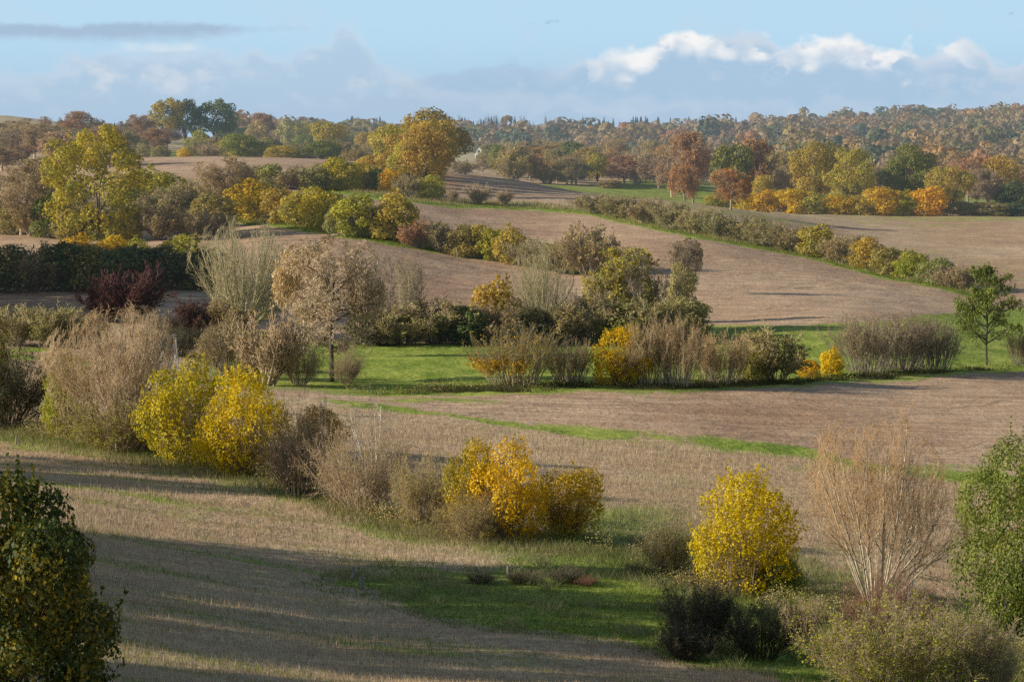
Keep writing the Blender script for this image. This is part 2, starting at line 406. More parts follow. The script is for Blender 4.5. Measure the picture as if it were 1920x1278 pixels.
# ------------------------------------------------------------------ plant shapes (unit size: height 1, width 1, foot at the origin)
def norm(v): return v / (np.linalg.norm(v, axis=-1, keepdims=True) + 1e-9)
def crown(rng, n, leaf, lobes=20, lr=(.12, .22), zc=.56, rz=.40, rxy=.36, shoots=0, up=.15, asp=.62, top=.0, foot=True, coh=.62, gam=1.0):
    d = norm(rng.normal(size=(lobes, 3)))
    c = d * (rng.uniform(.3, 1, lobes)**.4)[:, None] * np.array([rxy, rxy, rz]) + np.array([0, 0, zc])
    c[:, :2] *= (1 - top * np.clip((c[:, 2:] - zc) / rz, 0, 1))
    r = rng.uniform(*lr, lobes); tone = rng.uniform(-1, 1, lobes)
    c[:, 2] = np.maximum(c[:, 2], r * .55)
    k = rng.choice(lobes, int(n*1.8), p=r**2/np.sum(r**2))
    dd = norm(rng.normal(size=(len(k), 3)) + np.array([0, 0, .25]))
    rad = r[k] * (1.08 - .5 * rng.uniform(0, 1, len(k))**2.2)
    rad *= .82 + .36 * vnoise(dd[:, 0]*3 + k*7.3, dd[:, 1]*3 + dd[:, 2]*2.3, 5)
    P = c[k] + dd * rad[:, None] * np.array([1, 1, .9])
    q = np.min(np.linalg.norm(P[:, None, :] - c[None], axis=2) / r[None] + (np.arange(lobes)[None] == k[:, None]) * 9, axis=1)
    keep = np.where(q > .62)[0][:n]
    P, dd, k = P[keep], dd[keep], k[keep]
    N = norm(dd * (.25 + coh) + rng.normal(size=P.shape) * (1.0 - coh) + np.array([0, 0, up]))
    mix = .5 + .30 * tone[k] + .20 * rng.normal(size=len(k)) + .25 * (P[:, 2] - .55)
    rx = np.quantile(np.hypot(P[:, 0], P[:, 1]), .95); z1 = np.quantile(P[:, 2], .985); z0 = np.quantile(P[:, 2], .012) if foot else 0.0
    s = np.array([.5/rx, .5/rx, 1/(z1 - z0)]); o = np.array([0, 0, z0])
    P = (P - o) * s; c = (c - o) * s; N = norm(N / s)
    if shoots:
        s0 = rng.choice(len(P), shoots); m = 16
        base = P[s0]; ax = norm(norm(base - np.array([0, 0, .5])) * .55 + np.array([0, 0, .9]) + rng.normal(size=base.shape) * .18)
        L = rng.uniform(.03, .12, shoots)
        t = np.linspace(0, 1, m)
        SPt = base[:, None, :] + ax[:, None, :] * (L[:, None] * t)[:, :, None] + rng.normal(size=(shoots, m, 3)) * leaf * .32
        P = np.concatenate([P, SPt.reshape(-1, 3)]); N = np.concatenate([N, norm(rng.normal(size=(shoots*m, 3)))])
        mix = np.concatenate([mix, np.repeat(.62 + .3*rng.uniform(-1, 1, shoots), m)])
    ok = P[:, 2] > -.005
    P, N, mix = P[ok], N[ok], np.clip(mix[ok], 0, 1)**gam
    return leaf_quads(P, N, leaf, rng, mix, asp), (c, r)
def kids(P, R, cnt, rng, t0=.25, t1=1., ang=(25, 50), lr=.45, up=.3, wig=.12, rr=.6, K=4, tip=.35, taper=.5):
    n, k0, _ = P.shape
    L = np.linalg.norm(np.diff(P, axis=1), axis=2).sum(1)
    pi = np.repeat(np.arange(n), cnt); m = len(pi)
    t = np.tile((np.arange(cnt) + .5) / cnt, n) + rng.uniform(-.5, .5, m) / cnt; t = t0 + (t1 - t0) * np.clip(t, 0, 1)
    x = t * (k0 - 1); i = np.clip(x.astype(int), 0, k0 - 2); f = (x - i)[:, None]
    pos = P[pi, i]*(1-f) + P[pi, i+1]*f; tan = norm(P[pi, i+1] - P[pi, i])
    rad = R[pi, i]*(1-f[:, 0]) + R[pi, i+1]*f[:, 0]
    per = norm(np.cross(tan, rng.normal(size=(m, 3))))
    a = np.radians(rng.uniform(*ang, m))[:, None]
    d = norm(np.cos(a)*tan + np.sin(a)*per)
    ln = lr * L[pi] * (1.15 - taper * t) * rng.uniform(.6, 1.25, m)
    out = [pos]; st = ln / (K - 1)
    for j in range(K - 1):
        d = norm(d + np.array([0, 0, up / K]) + rng.normal(size=(m, 3)) * wig)
        out.append(out[-1] + d * st[:, None])
    Q = np.stack(out, 1)
    RR = (rad * rr)[:, None] * np.linspace(1, tip, K)[None]
    return Q, RR
def stems(rng, n, base=.04, tilt=(0, 55), length=(.8, 1.1), r=(.008, .014), up=.0, wig=.05, K=7, tip=.3):
    a = rng.uniform(0, 2*math.pi, n); tl = np.radians(tilt[0] + (tilt[1] - tilt[0]) * np.sqrt(rng.uniform(0, 1, n)))
    p = np.stack([np.cos(a)*base*rng.uniform(.2, 1, n), np.sin(a)*base*rng.uniform(.2, 1, n), np.zeros(n)], 1)
    d = np.stack([np.cos(a)*np.sin(tl), np.sin(a)*np.sin(tl), np.cos(tl)], 1)
    L = rng.uniform(*length, n); out = [p]
    for j in range(K - 1):
        d = norm(d + np.array([0, 0, up / K]) + rng.normal(size=(n, 3)) * wig)
        out.append(out[-1] + d * (L / (K - 1))[:, None])
    return np.stack(out, 1), rng.uniform(*r, n)[:, None] * np.linspace(1, tip, K)[None]
def skeleton(kind, rng):
    lv = []
    if kind in ('willow', 'sallow'):
        dn = kind == 'sallow'; kind = 'willow'
        a = stems(rng, 34 if dn else 24, .07, (3, 56), (.70, 1.05), (.0040, .0095) if dn else (.0025, .0075), up=-.02, wig=.09)
        b = kids(*a, 12, rng, .28, 1, (14, 46), .38, .22, .10, .55)
        c = kids(*b, 8, rng, .12, 1, (18, 48), .5, .3, .13, .6)
        d = kids(*c, 5 if dn else 4, rng, .15, 1, (18, 48), .55, .3, .13, .75)
        lv = [a, b, c, d]
    elif kind == 'fan':         # pale pollard with long curved shoots
        a = stems(rng, 60, .07, (0, 80), (.6, 1.0), (.005, .009), up=.55, wig=.07, K=8)
        b = kids(*a, 11, rng, .22, 1, (15, 45), .34, .35, .1, .55)
        c = kids(*b, 6, rng, .15, 1, (20, 50), .5, .25, .14, .6)
        lv = [a, b, c]
    elif kind == 'tree':        # single trunk, round twiggy head
        a = stems(rng, 1, .0, (2, 6), (.62, .66), (.026, .028), wig=.05, K=9, tip=.45)
        b = kids(*a, 20, rng, .30, 1.0, (28, 85), .66, .22, .17, .5, K=7, taper=.2)
        c = kids(*b, 9, rng, .18, 1, (25, 65), .50, .12, .2, .6, K=5)
        d = kids(*c, 9, rng, .12, 1, (25, 65), .52, .05, .22, .6)
        e = kids(*d, 6, rng, .15, 1, (25, 65), .55, -.1, .22, .75, K=3)
        lv = [a, b, c, d, e]
    elif kind == 'single':      # one trunk, open branches
        a = stems(rng, 1, .0, (1, 3), (.95, 1.0), (.017, .018), wig=.03, K=10, tip=.25)
        b = kids(*a, 34, rng, .22, 1, (38, 75), .42, .3, .12, .5, K=5, taper=.75)
        c = kids(*b, 7, rng, .2, 1, (25, 55), .5, .2, .15, .6)
        d = kids(*c, 5, rng, .2, 1, (25, 55), .55, .1, .15, .75)
        lv = [a, b, c, d]
    elif kind == 'slim':        # tall narrow tree with short side branches
        a = stems(rng, 4, .16, (1, 10), (.85, 1.0), (.013, .018), wig=.03, K=9, tip=.25)
        b = kids(*a, 22, rng, .25, 1, (28, 60), .23, .45, .12, .5)
        c = kids(*b, 6, rng, .2, 1, (25, 55), .5, .25, .15, .6)
        d = kids(*c, 4, rng, .2, 1, (25, 55), .55, .2, .15, .75)
        lv = [a, b, c, d]
    elif kind == 'coppice':     # many upright rods
        a = stems(rng, 100, .36, (0, 24), (.72, 1.0), (.004, .007), up=.2, wig=.06, K=6)
        rr = np.hypot(a[0][:, 0, 0], a[0][:, 0, 1]) / .36; a = (a[0] * np.stack([np.ones_like(rr)]*2 + [1 - .35*rr**2], 1)[:, None, :], a[1])
        b = kids(*a, 8, rng, .25, 1, (12, 32), .28, .4, .1, .55)
        c = kids(*b, 6, rng, .2, 1, (15, 40), .5, .3, .12, .65)
        lv = [a, b, c]
    elif kind == 'thicket':     # low dense tangle
        a = stems(rng, 60, .26, (0, 52), (.6, 1.0), (.004, .008), up=-.15, wig=.10, K=6)
        b = kids(*a, 8, rng, .2, 1, (20, 55), .38, .2, .16, .55)
        c = kids(*b, 7, rng, .15, 1, (25, 60), .5, .15, .18, .6)
        d = kids(*c, 2, rng, .2, 1, (25, 60), .55, .1, .18, .75, K=3)
        lv = [a, b, c, d]
    elif kind == 'dome':        # far bare bush
        a = stems(rng, 34, .16, (0, 50), (.6, 1.0), (.007, .012), up=.1, wig=.08, K=6)
        b = kids(*a, 10, rng, .2, 1, (18, 50), .40, .3, .12, .6)
        c = kids(*b, 10, rng, .12, 1, (22, 55), .5, .2, .15, .7)
        lv = [a, b, c]
    if kind in ('tree', 'fan', 'willow'): # gather the twigs into a rounded head
        A = np.concatenate([p.reshape(-1, 3) for p, r in lv]); zt = np.quantile(A[:, 2], .96); wx = np.quantile(np.hypot(A[:, 0], A[:, 1]), .88)
        cz, rz = {'tree': (.60, .41), 'fan': (.54, .46), 'willow': (.22, .74)}[kind]; new = []
        for p, r in lv:
            q = p / np.array([wx, wx, zt]) - np.array([0, 0, cz]); e_ = 3.2 if kind == 'tree' else 2.0; rad = (np.hypot(q[..., 0], q[..., 1])**e_ + np.abs(q[..., 2] / rz)**e_)**(1 / e_)
            wild = .93 + .14 * vnoise(q[..., 0]*3, q[..., 2]*6 + q[..., 1]*3, 3)
            f = np.where((rad > wild) & (q[..., 2] > -.5*rz), (wild + .18*(rad - wild)) / np.maximum(rad, 1e-6), 1.0)
            f = np.where((rad > wild) & (q[..., 2] <= -.5*rz) & (np.hypot(q[..., 0], q[..., 1]) > .3), (wild + .3*(rad - wild)) / np.maximum(rad, 1e-6), f)
            new.append((q * f[..., None] + np.array([0, 0, cz]), r))
        lv = new
    P = np.concatenate([p.reshape(-1, 3) for p, r in lv])
    zt = np.quantile(P[:, 2], .995); wx = np.quantile(np.hypot(P[:, 0], P[:, 1]), .95 if kind == 'willow' else .93)
    s = np.array([.5/wx, .5/wx, 1/zt])
    return [(p*s, r) for p, r in lv]
def tube_set(lv, sides, mixes, thick=1.0, rmin=.0010):
    parts = []
    for (p, r), s, (m0, m1) in zip(lv, sides, mixes):
        mm = np.broadcast_to(np.linspace(m0, m1, p.shape[1])[None], r.shape)
        parts.append(tubes(p, np.maximum(r*thick, rmin), s, mm))
    return join(parts)
def limbs(rng, c, r, z0=.12, rad=.022, n=9):
    """trunk that forks into limbs running out to the leaf masses"""
    k = rng.choice(len(c), min(n, len(c)), replace=False)
    K = 8; t = np.linspace(0, 1, K)[:, None]
    P = []; R = []
    for i in k:
        e = c[i]; zf = rng.uniform(.22, .42)
        mid = np.array([e[0]*.12, e[1]*.12, zf])
        P.append((1-t)**2 * np.array([0, 0, -.02]) + 2*t*(1-t)*mid + t**2*e + rng.normal(size=(K, 3))*.006)
        R.append(np.linspace(rad, rad*.25, K) * rng.uniform(.45, .9))
    P.append(np.concatenate([np.zeros((K, 2)), np.linspace(-.02, .5, K)[:, None]], 1) + rng.normal(size=(K, 3))*.004); R.append(np.linspace(rad*1.25, rad*.55, K))
    P = np.array(P); R = np.array(R)
    return tubes(P, R, 6, np.broadcast_to(np.linspace(0, .5, K)[None], R.shape))

PROTO = {}
def proto(kind, v):
    key = (kind, v)
    if key in PROTO: return PROTO[key]
    rng = np.random.default_rng(abs(hash(kind + str(v))) % 99991 if False else sum(map(ord, kind)) * 131 + v * 17)
    out = []                    # (part name, mesh, which colours)
    def leaves(n, leaf, name='leaves', **kw):
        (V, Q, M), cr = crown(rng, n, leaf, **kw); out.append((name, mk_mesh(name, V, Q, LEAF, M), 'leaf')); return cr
    def trunk(cr, name='trunk', **kw):
        V, Q, M = limbs(rng, *cr, **kw); out.append((name, mk_mesh(name, V, Q, BARK, M, smooth=True), 'wood'))
    def bare(sk, sides, mixes, split, names=('stems', 'twigs'), thick=1.0, rmin=.0010):
        lv = skeleton(sk, rng)
        V, Q, M = tube_set(lv[:split], sides[:split], mixes[:split], thick, rmin); out.append((names[0], mk_mesh(names[0], V, Q, BARK, M, smooth=True), 'wood'))
        V, Q, M = tube_set(lv[split:], sides[split:], mixes[split:], thick, rmin); out.append((names[1], mk_mesh(names[1], V, Q, BARK, M), 'wood'))
        return lv
    def sprinkle(lv, n, leaf, z=(0, 1), name='leaves', src=-1, side=None):
        p = lv[src][0].reshape(-1, 3); p = p[(p[:, 2] > z[0]) & (p[:, 2] < z[1])]
        if side is not None: p = p[p[:, 0] * side > .02]
        p = p[rng.choice(len(p), n)] + rng.normal(size=(n, 3)) * leaf * .5
        M = np.clip(.5 + .3*(vnoise(p[:, 0]*6, p[:, 2]*6 + p[:, 1]*5, v)-.5)*2 + .2*rng.normal(size=n), 0, 1)
        V, Q, M = leaf_quads(p, norm(rng.normal(size=p.shape) + np.array([0, 0, .2])), leaf, rng, M)
        out.append((name, mk_mesh(name, V, Q, LEAF, M), 'leaf'))
    if kind == 'near':          # the dark hazel beside the camera
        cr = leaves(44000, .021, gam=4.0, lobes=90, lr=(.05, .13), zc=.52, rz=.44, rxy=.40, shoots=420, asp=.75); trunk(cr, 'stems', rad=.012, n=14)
    elif kind == 'hazel':       # leafy to the ground, upright shoots
        cr = leaves(10500, .030, lobes=34, lr=(.10, .19), zc=.52, rz=.44, rxy=.36, shoots=170, top=.25, asp=.7); trunk(cr, 'stems', rad=.012, n=16)
        lv = skeleton('coppice', rng); V, Q, M = tube_set(lv[:2], [3, 3], [(0, .3), (.3, .6)], .8); V = V * np.array([.8, .8, .9]); out.append(('twigs', mk_mesh('twigs', V, Q, BARK, M), 'wood'))
    elif kind == 'vase':        # leafy head on a spray of bare stems
        cr = leaves(9000, .031, lobes=30, lr=(.10, .18), zc=.64, rz=.33, rxy=.36, shoots=150, asp=.7)
        lv = skeleton('coppice', rng); lv = [(p * np.array([.5, .5, .75]) + np.stack([p[..., 0]*p[..., 2]*.5, p[..., 1]*p[..., 2]*.5, 0*p[..., 2]], -1), r) for p, r in lv[:2]]
        V, Q, M = tube_set(lv, [4, 3], [(0, .3), (.3, .8)], 1.2); out.append(('stems', mk_mesh('stems', V, Q, BARK, M), 'wood'))
    elif kind == 'hornbeam':    # the bright yellow round bush
        cr = leaves(12500, .028, lobes=70, lr=(.09, .15), zc=.56, rz=.40, rxy=.38, shoots=330, asp=.6, top=.1); trunk(cr, 'stems', rad=.012, n=18)
        lv = skeleton('coppice', rng); V, Q, M = tube_set(lv[:2], [3, 3], [(0, .3), (.3, .6)], .8); V = V * np.array([.85, .85, .85]); out.append(('twigs', mk_mesh('twigs', V, Q, BARK, M), 'wood'))
    elif kind == 'maple':       # dense green tree at the right edge
        cr = leaves(28000, .018, lobes=70, lr=(.08, .16), zc=.53, rz=.46, rxy=.36, shoots=60, asp=.8); trunk(cr, rad=.014, n=14)
    elif kind == 'oak':
        cr = leaves(12500, .030, 'crown', foot=False, lobes=44, lr=(.07, .16), zc=.57, rz=.38, rxy=.38, shoots=40, asp=.8); trunk(cr, rad=.022, n=18)
    elif kind == 'bigoak':      # old oak with gaps between its limbs
        cr = leaves(14000, .026, 'crown', lobes=120, lr=(.035, .085), coh=.55, zc=.56, rz=.45, rxy=.43, shoots=60, asp=.8); trunk(cr, rad=.013, n=12)
    elif kind == 'ash':         # open tree, half bare
        lv = bare('single', [5, 4, 3, 3], [(0, .2), (.2, .5), (.5, .8), (.8, 1)], 2, ('trunk', 'twigs'), 1.2); sprinkle(lv, 8500, .030, (.2, 1))
    elif kind == 'round':       # far tree
        cr = leaves(5200, .046, 'crown', foot=False, lobes=30, lr=(.09, .18), zc=.56, rz=.39, rxy=.37, asp=.8); trunk(cr, rad=.024, n=10)
    elif kind == 'far':         # very far tree
        cr = leaves(1500, .075, 'crown', foot=False, lobes=18, lr=(.12, .2), zc=.55, rz=.38, rxy=.36, asp=.8); trunk(cr, rad=.026, n=5)
    elif kind == 'lone':        # oaks on the skyline, sky between the limbs
        cr = leaves(5200, .046, 'crown', foot=False, lobes=44, lr=(.06, .14), zc=.58, rz=.37, rxy=.42, asp=.8); trunk(cr, rad=.026, n=14)
    elif kind == 'hbush':       # leafy hedge bush
        cr = leaves(4200, .062, lobes=24, lr=(.12, .21), coh=.6, zc=.46, rz=.42, rxy=.36, shoots=26, asp=.75); trunk(cr, 'stems', rad=.014, n=7)
    elif kind == 'tbush':       # half bare hedge bush
        lv = bare('dome', [3, 3, 3], [(0, .2), (.2, .6), (.6, 1)], 1, thick=1.15, rmin=.004); sprinkle(lv, 3200, .055, (.02, 1))
    elif kind == 'dbush':       # bare hedge bush
        lv = bare('dome', [3, 3, 3], [(0, .2), (.2, .6), (.6, 1)], 1, thick=1.5, rmin=.004); sprinkle(lv, 900, .045, (.05, .8))
    elif kind == 'btree':       # far bare tree with a haze of twigs
        lv = bare('tree', [4, 3, 3, 3, 3], [(0, .1), (.1, .3), (.3, .6), (.6, .9), (.9, 1)], 2, ('trunk', 'twigs'), 1.2, .0018); sprinkle(lv, 1500, .034, (.25, 1))
    elif kind == 'rtree':       # far half bare tree
        lv = bare('tree', [4, 3, 3, 3, 3], [(0, .1), (.1, .3), (.3, .6), (.6, .9), (.9, 1)], 2, ('trunk', 'twigs'), 1.2, .0018); sprinkle(lv, 4500, .042, (.15, 1), 'crown')
    elif kind == 'tree':
        lv = bare('tree', [7, 6, 4, 3, 3], [(0, .1), (.1, .45), (.5, .8), (.8, 1), (1, 1)], 2, ('trunk', 'twigs'), 1.0, .0019); sprinkle(lv, 4500, .010, (.15, 1))
    elif kind == 'fan':
        lv = bare('fan', [5, 4, 3], [(0, .25), (.2, .6), (.6, 1)], 1, thick=1.15); sprinkle(lv, 900, .016, (.05, .7))
    elif kind == 'slim':
        lv = bare('slim', [6, 4, 3, 3], [(0, .1), (.1, .4), (.4, .8), (.8, 1)], 1, ('trunk', 'twigs'), 1.15, .0016); sprinkle(lv, 700, .016, (.3, 1))
    elif kind == 'willow':
        bare('willow', [6, 4, 3, 3], [(0, .15), (.15, .5), (.6, .9), (.9, 1)], 1, rmin=.0005)
    elif kind == 'sallow':
        lv = bare('sallow', [6, 4, 3, 3], [(0, .15), (.15, .5), (.6, .9), (.9, 1)], 1, rmin=.0006); sprinkle(lv, 900, .012, (.3, 1))
    elif kind == 'coppice':
        lv = bare('coppice', [4, 3, 3], [(0, .3), (.3, .65), (.65, 1)], 1, rmin=.0015); sprinkle(lv, 3200, .026, (.05, 1))
    elif kind == 'pollard':     # coppice rods with coloured leaves low on the left
        lv = bare('coppice', [4, 3, 3], [(0, .3), (.3, .65), (.65, 1)], 1, rmin=.0015); sprinkle(lv, 1800, .026, (.1, 1), 'tip_leaves'); sprinkle(lv, 2600, .028, (.0, .45), side=-1)
    elif kind == 'thicket':
        lv = bare('thicket', [4, 3, 3, 3], [(0, .3), (.2, .6), (.5, .9), (.8, 1)], 1); sprinkle(lv, 1300, .020, (.0, .8))
    elif kind == 'scrub':       # thicket with small leaves
        lv = bare('thicket', [4, 3, 3, 3], [(0, .3), (.2, .6), (.5, .9), (.8, 1)], 1); sprinkle(lv, 9000, .022, (.02, 1))
    elif kind == 'whip':        # a few long bare arching stems
        a = stems(rng, 5, .10, (3, 26), (.9, 1.05), (.009, .014), up=-.3, wig=.07, K=8, tip=.35)
        b = kids(*a, 9, rng, .35, 1, (25, 55), .3, .25, .14, .5, K=5); c = kids(*b, 6, rng, .2, 1, (25, 55), .5, .2, .15, .6); d = kids(*c, 4, rng, .2, 1, (25, 55), .5, .2, .15, .7)
        lv = [a, b, c, d]; Pm = np.concatenate([p.reshape(-1, 3) for p, r in lv]); s = np.array([.5/np.quantile(np.hypot(Pm[:, 0], Pm[:, 1]), .98)]*2 + [1/Pm[:, 2].max()]); lv = [(p*s, r) for p, r in lv]
        V, Q, M = tube_set(lv[:1], [6], [(0, .1)]); out.append(('stems', mk_mesh('stems', V, Q, BARK, M, smooth=True), 'wood'))
        V, Q, M = tube_set(lv[1:], [4, 3, 3], [(.1, .5), (.5, .9), (.9, 1)]); out.append(('twigs', mk_mesh('twigs', V, Q, BARK, M), 'wood'))
    elif kind == 'spruce':
        n = 1500; z = 1 - rng.uniform(0, 1, n)**.62 * .97; ph = rng.uniform(0, 2*math.pi, n)
        tier = (z * 11) % 1; rr = (1 - z)**.85 * .5 * (.72 + .4*(1 - tier)) * rng.uniform(.55, 1.05, n)
        P = np.stack([np.cos(ph)*rr, np.sin(ph)*rr, z - rr*.12], 1)
        N = norm(np.stack([np.cos(ph)*.5, np.sin(ph)*.5, np.ones(n)], 1) + rng.normal(size=(n, 3))*.3)
        V, Q, M = leaf_quads(P, N, .085, rng, np.clip(.4 + .3*rng.normal(size=n), 0, 1), .6)
        P = np.array([[[0, 0, -.02], [0, 0, .5], [0, 0, 1.0]]]); tb = tubes(P, np.array([[.02, .014, .003]]), 5, np.zeros((1, 3)))
        out.append(('crown', mk_mesh('crown', V, Q, LEAF, M), 'leaf')); out.append(('trunk', mk_mesh('trunk', *tb[:2], BARK, tb[2]), 'wood'))
    PROTO[key] = out
    return out

# colours are linear albedos: (leaf A, leaf B)
PAL = {
 'yellow': ((.88,.60,.012),(.62,.46,.020)), 'gold': ((.92,.60,.014),(.62,.43,.024)), 'amber': ((.84,.52,.020),(.44,.31,.030)),
 'yellowgreen': ((.74,.53,.02),(.32,.31,.03)), 'limegreen': ((.58,.50,.04),(.25,.27,.035)),
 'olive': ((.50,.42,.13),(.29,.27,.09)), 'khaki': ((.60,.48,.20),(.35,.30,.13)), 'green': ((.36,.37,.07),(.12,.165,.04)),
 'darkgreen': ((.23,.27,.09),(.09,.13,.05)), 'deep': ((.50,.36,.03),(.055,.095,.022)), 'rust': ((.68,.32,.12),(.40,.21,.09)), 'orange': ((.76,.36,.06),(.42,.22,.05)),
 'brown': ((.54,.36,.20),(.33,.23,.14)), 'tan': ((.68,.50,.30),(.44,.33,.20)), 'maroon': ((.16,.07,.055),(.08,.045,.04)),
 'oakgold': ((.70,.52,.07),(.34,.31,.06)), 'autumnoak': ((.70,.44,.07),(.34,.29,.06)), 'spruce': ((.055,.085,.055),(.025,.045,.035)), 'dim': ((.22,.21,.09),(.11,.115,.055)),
 'bigyellow': ((.90,.56,.012),(.52,.38,.022)), 'shade': ((.13,.135,.06),(.06,.065,.035)), 'bigoak': ((.62,.47,.045),(.23,.26,.05)), 'hazetan': ((.84,.66,.42),(.62,.47,.28)), 'crestoak': ((.62,.39,.06),(.25,.225,.045)),  # 'shade' has shadow put into its leaf colours
}
WOOD = {  # (bark, twig tips)
 'grey': ((.44,.38,.30),(.36,.28,.20)), 'pale': ((.75,.66,.52),(.52,.40,.27)), 'orange': ((.70,.59,.43),(.72,.45,.23)), 'tan': ((.66,.54,.40),(.64,.47,.28)),
 'moss': ((.68,.63,.40),(.52,.44,.24)), 'dark': ((.12,.10,.08),(.84,.66,.45)), 'brown': ((.42,.33,.24),(.58,.43,.29)), 'red': ((.34,.20,.15),(.38,.19,.14)),
 'maroon': ((.14,.08,.07),(.17,.08,.07)), 'olive': ((.60,.52,.35),(.56,.47,.25)), 'dim': ((.28,.24,.19),(.34,.28,.20)), 'trunk': ((.13,.11,.085),(.18,.14,.10)), 'shade': ((.16,.14,.11),(.19,.155,.11)), 'birch': ((.85,.78,.66),(.55,.44,.33)),  # 'shade' has shadow put into its bark and twig colours
}
KIND = {  # object name, category
 'near': ('leafy_bush','bush'), 'hazel': ('leafy_bush','bush'), 'vase': ('leafy_bush','bush'), 'hornbeam': ('leafy_bush','bush'), 'maple': ('leafy_tree','tree'),
 'oak': ('leafy_tree','tree'), 'bigoak': ('leafy_tree','tree'), 'ash': ('leafy_tree','tree'), 'round': ('leafy_tree','tree'), 'far': ('leafy_tree','tree'), 'lone': ('leafy_tree','tree'),
 'hbush': ('hedge_bush','hedge bush'), 'tbush': ('hedge_bush','hedge bush'), 'dbush': ('bare_bush','bush'), 'btree': ('bare_tree','tree'), 'rtree': ('thin_leaved_tree','tree'),
 'tree': ('bare_tree','tree'), 'fan': ('bare_tree','tree'), 'slim': ('bare_tree','tree'), 'willow': ('bare_willow','tree'), 'sallow': ('bare_willow','tree'), 'coppice': ('coppiced_bush','bush'), 'pollard': ('coppiced_bush','bush'),
 'thicket': ('bare_thicket','bush'), 'scrub': ('scrub_bush','bush'), 'whip': ('bare_shrub','shrub'), 'spruce': ('spruce_tree','conifer'),
}
NVAR = {'oak': 4, 'round': 4, 'far': 4, 'hbush': 4, 'tbush': 3, 'dbush': 3, 'btree': 3, 'rtree': 3, 'spruce': 3, 'coppice': 3, 'hazel': 4, 'scrub': 2, 'thicket': 2, 'lone': 2}
_cnt = {}
def plant(kind, px, base, top, width, pal, wood, label, group=None, rot=None, depth=1.0, v=None, name=None, cat=None):
    """foot at photo pixel (px, base) or, for base < 0, at distance -base; top row and width in photo pixels"""
    X, Y, Z = place(px, base)
    h = Y * float(tz(top)) - Z; w = width / F * Y
    k = _cnt.get(kind, 0); _cnt[kind] = k + 1
    if v is None: v = k % NVAR.get(kind, 9)
    nm, ct = KIND[kind]
    rr = random.Random(k * 77 + len(kind)); A, B = PAL[pal]; WA, WB = WOOD[wood]
    j = [rr.uniform(.9, 1.1) for _ in range(3)]
    e = bpy.data.objects.new(name or nm, None); COL.objects.link(e)
    e.location = (X, Y, Z - .06); e.scale = (w, w * depth, h + .06)
    e.rotation_euler = (0, 0, rr.uniform(0, 6.28) if rot is None else rot)
    tag(e, label, cat or ct, group)
    g = float(hz(Y))
    for pn, me, which in proto(kind, v):
        o = bpy.data.objects.new(pn, me); COL.objects.link(o); o.parent = e
        a, b = (A, B) if which == 'leaf' else (WA, WB)
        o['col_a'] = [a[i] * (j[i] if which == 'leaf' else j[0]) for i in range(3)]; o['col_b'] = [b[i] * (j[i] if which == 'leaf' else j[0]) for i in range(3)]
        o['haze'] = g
    return e

